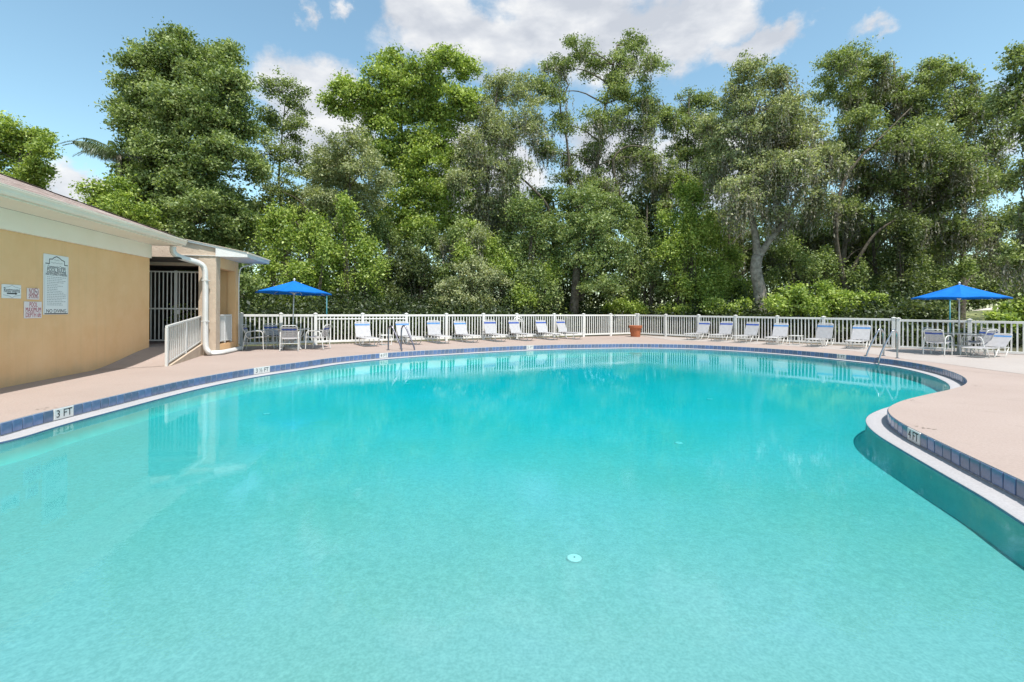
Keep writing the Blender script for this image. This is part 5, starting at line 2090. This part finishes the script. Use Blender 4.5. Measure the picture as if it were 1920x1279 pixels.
# slim trunks that show between the crowns
for px, D_, r_, tilt, label in ((560, 27, .10, .5, 'slim dark trunk among the vines right of the clubhouse roof'), (790, 29, .20, -.2, 'thick shaded trunk under the bright green tree'), (1207, 31, .10, .15, 'slim straight trunk left of the ivy cloaked pillar'),
                               (1365, 30, .13, .1, 'shaded trunk just left of the pale forked trunk'), (1560, 29, .20, .7, 'dark leaning trunk behind the large sunlit bush'), (1650, 31, .14, -.2, 'dark upright trunk behind the end of the sunlit bush'),
                               (1800, 30, .22, .3, 'dark mossy trunk behind the right blue umbrella')):
    b_ = P(px, 600, D_)
    b_.z = -.03
    t_ = thing('tree_trunk', label, 'tree trunk', b_, 0, 'shaded trunks in the wood')
    mb = MB()
    branch(mb, [(0, 0, 0), (tilt * .4, 0, 2.2), (tilt * 1.2, .2, 5.0), (tilt * 1.8, .3, 8.5)], r_ * 1.15, r_ * .5, 8, .02)
    mb.build('stem', M['dark_bark'], t_, smooth=True)
    mb = MB()
    for k_ in range(4):
        z = 3 + k_ * 1.3
        sx = random.choice((-1, 1))
        f = tilt * z / 5
        branch(mb, [(f, 0, z), (f + sx * .9, .2, z + .9), (f + sx * 1.7, .1, z + 1.3)], r_ * .35, .02, 5, .05)
    mb.build('limb', M['dark_bark'], t_, smooth=True)

# palms
def frond(mb, o0, az, L, rise, droop, nl=36, ll=.66, var=.5):
    d = Vector((math.cos(az), math.sin(az), 0))
    sd_ = Vector((-d.y, d.x, 0))
    pts = []
    for i in range(nl + 1):
        k_ = i / nl
        pts.append(o0 + d * (L * (k_ - .12 * k_ * k_)) + Vector((0, 0, rise * math.sin(k_ * 1.5) - droop * k_ ** 2.2)))
    mb.tube(pts, [.022 * (1 - .8 * i / nl) + .003 for i in range(nl + 1)], 4, caps=False)
    for i in range(3, nl + 1):
        k_ = i / nl
        l = ll * math.sin(min(1, k_ * 1.15 + .12) * math.pi) ** .5 * (1.1 - .5 * k_)
        for sg in (-1, 1):
            a = pts[i] + d * random.uniform(-.02, .02)
            tip = a + sd_ * (sg * l * .45) + d * (l * .35) + Vector((0, 0, -l * random.uniform(.6, .95)))
            mid = a.lerp(tip, .45) + sd_ * (sg * .06) + Vector((0, 0, .05))
            w = d * .026
            mb.add([a - w, mid - w * 1.2, tip, mid + w * 1.2, a + w], [(0, 1, 2, 3, 4)], min(1, max(0, var + random.uniform(-.3, .3))))


p = P(222, 600, 24)
p.z = -.03
pt = thing('palm_tree', 'palm with drooping feathery fronds left of the tall dense tree', 'palm tree', p)
mb = MB()
ztop = P(222, 290, 24).z
branch(mb, [(0, 0, 0), (.1, 0, ztop * .5), (0, 0, ztop)], .16, .11, 9, .005)
mb.build('trunk', M['bark'], pt, smooth=True)
for k_ in range(14):
    mb = MB()
    az = math.pi + (k_ - 5) * .52 if k_ else math.pi
    frond(mb, Vector((0, 0, ztop)), az, 2.7 * random.uniform(.85, 1.05), .65, .55 + .3 * random.random())
    mb.build('frond', LEAF['palm'], pt)


def palmetto(label, p, nf, L):
    t_ = thing('palmetto', label, 'palmetto', p, 0, 'fan palms behind the right fence')
    for k_ in range(nf):
        az = k_ * 2.4 + random.uniform(-.3, .3)
        inc = random.uniform(.5, 1.25)
        d = Vector((math.cos(az) * math.cos(inc), math.sin(az) * math.cos(inc), math.sin(inc)))
        c = d * L * .55
        sd_ = d.cross(Vector((0, 0, 1))).normalized()
        un = sd_.cross(d)
        mb = MB()
        mb.tube([(0, 0, 0), c * .5 + Vector((0, 0, .03)), c], [.012, .009, .007], 4)
        for j in range(15):
            an = (j - 7) / 7 * 1.5
            v = (d * math.cos(an) + sd_ * math.sin(an))
            ll = L * .5 * (1 - .18 * abs(j - 7) / 7)
            tip = c + v * ll + Vector((0, 0, -.10 * ll))
            w = v.cross(un).normalized() * .022
            m_ = c + v * ll * .5 + un * .02
            mb.add([c, m_ - w, tip, m_ + w], [(0, 1, 2, 3)], random.random())
        mb.build('frond', LEAF['palm'], t_)
    return t_


for px, D_, L, nf, label in ((1845, 20.5, 1.25, 11, 'fan palm just right of the right umbrella pole, behind the fence'), (1872, 22, 1.1, 10, 'fan palm with yellowing fronds before the sandy ground'), (1912, 21, 1.7, 13, 'larger fan palm rising at the right edge of the fence')):
    q = P(px, 600, D_)
    q.z = -.03
    palmetto(label, q, nf, L)

# pale sandy mound and mown grass beyond the trees on the right
def mound(name, m, px0, px1, D0, D1, z0, z1, kind='structure'):
    mb = MB()
    n_ = 14
    vs, fs = [], []
    for j in range(5):
        for i in range(n_ + 1):
            k_ = i / n_
            px = px0 + (px1 - px0) * k_
            D_ = D0 + (D1 - D0) * j / 4
            q = P(px, 600, D_)
            q.z = -.04 + (z0 + (z1 - z0) * (j / 4)) * math.sin(math.pi * min(1, max(0, k_))) ** .35 + random.uniform(-.04, .04)
            vs.append(q)
    for j in range(4):
        for i in range(n_):
            fs.append((j * (n_ + 1) + i, j * (n_ + 1) + i + 1, (j + 1) * (n_ + 1) + i + 1, (j + 1) * (n_ + 1) + i))
    mb.add(vs, fs)
    return mb.build(name, m, smooth=True, kind=kind)


M['lawn'] = mat('dry_lawn', rough=.95, vary=((.16, .19, .06), (.28, .28, .11)), scale=1.5, bump=.5, bscale=20)
mound('lawn', M['lawn'], 1740, 1990, 34, 48, .3, 1.75)
mound('sand_bank', M['sand'], 1790, 1960, 48.2, 56, 1.65, 2.1)
shrub('soft green hedge on the rise far behind the right umbrella', [(1770, 530, 26), (1810, 535, 28), (1850, 530, 30), (1890, 535, 30), (1830, 505, 26), (1870, 500, 26), (1915, 520, 28), (1785, 560, 24), (1825, 562, 24), (1870, 560, 24), (1910, 558, 24), (1760, 565, 22)], 60, 'oak', .26, 1.0, 30, .8, name='far_hedge', cat='hedge')
print('LEAVES', NLEAF[0])
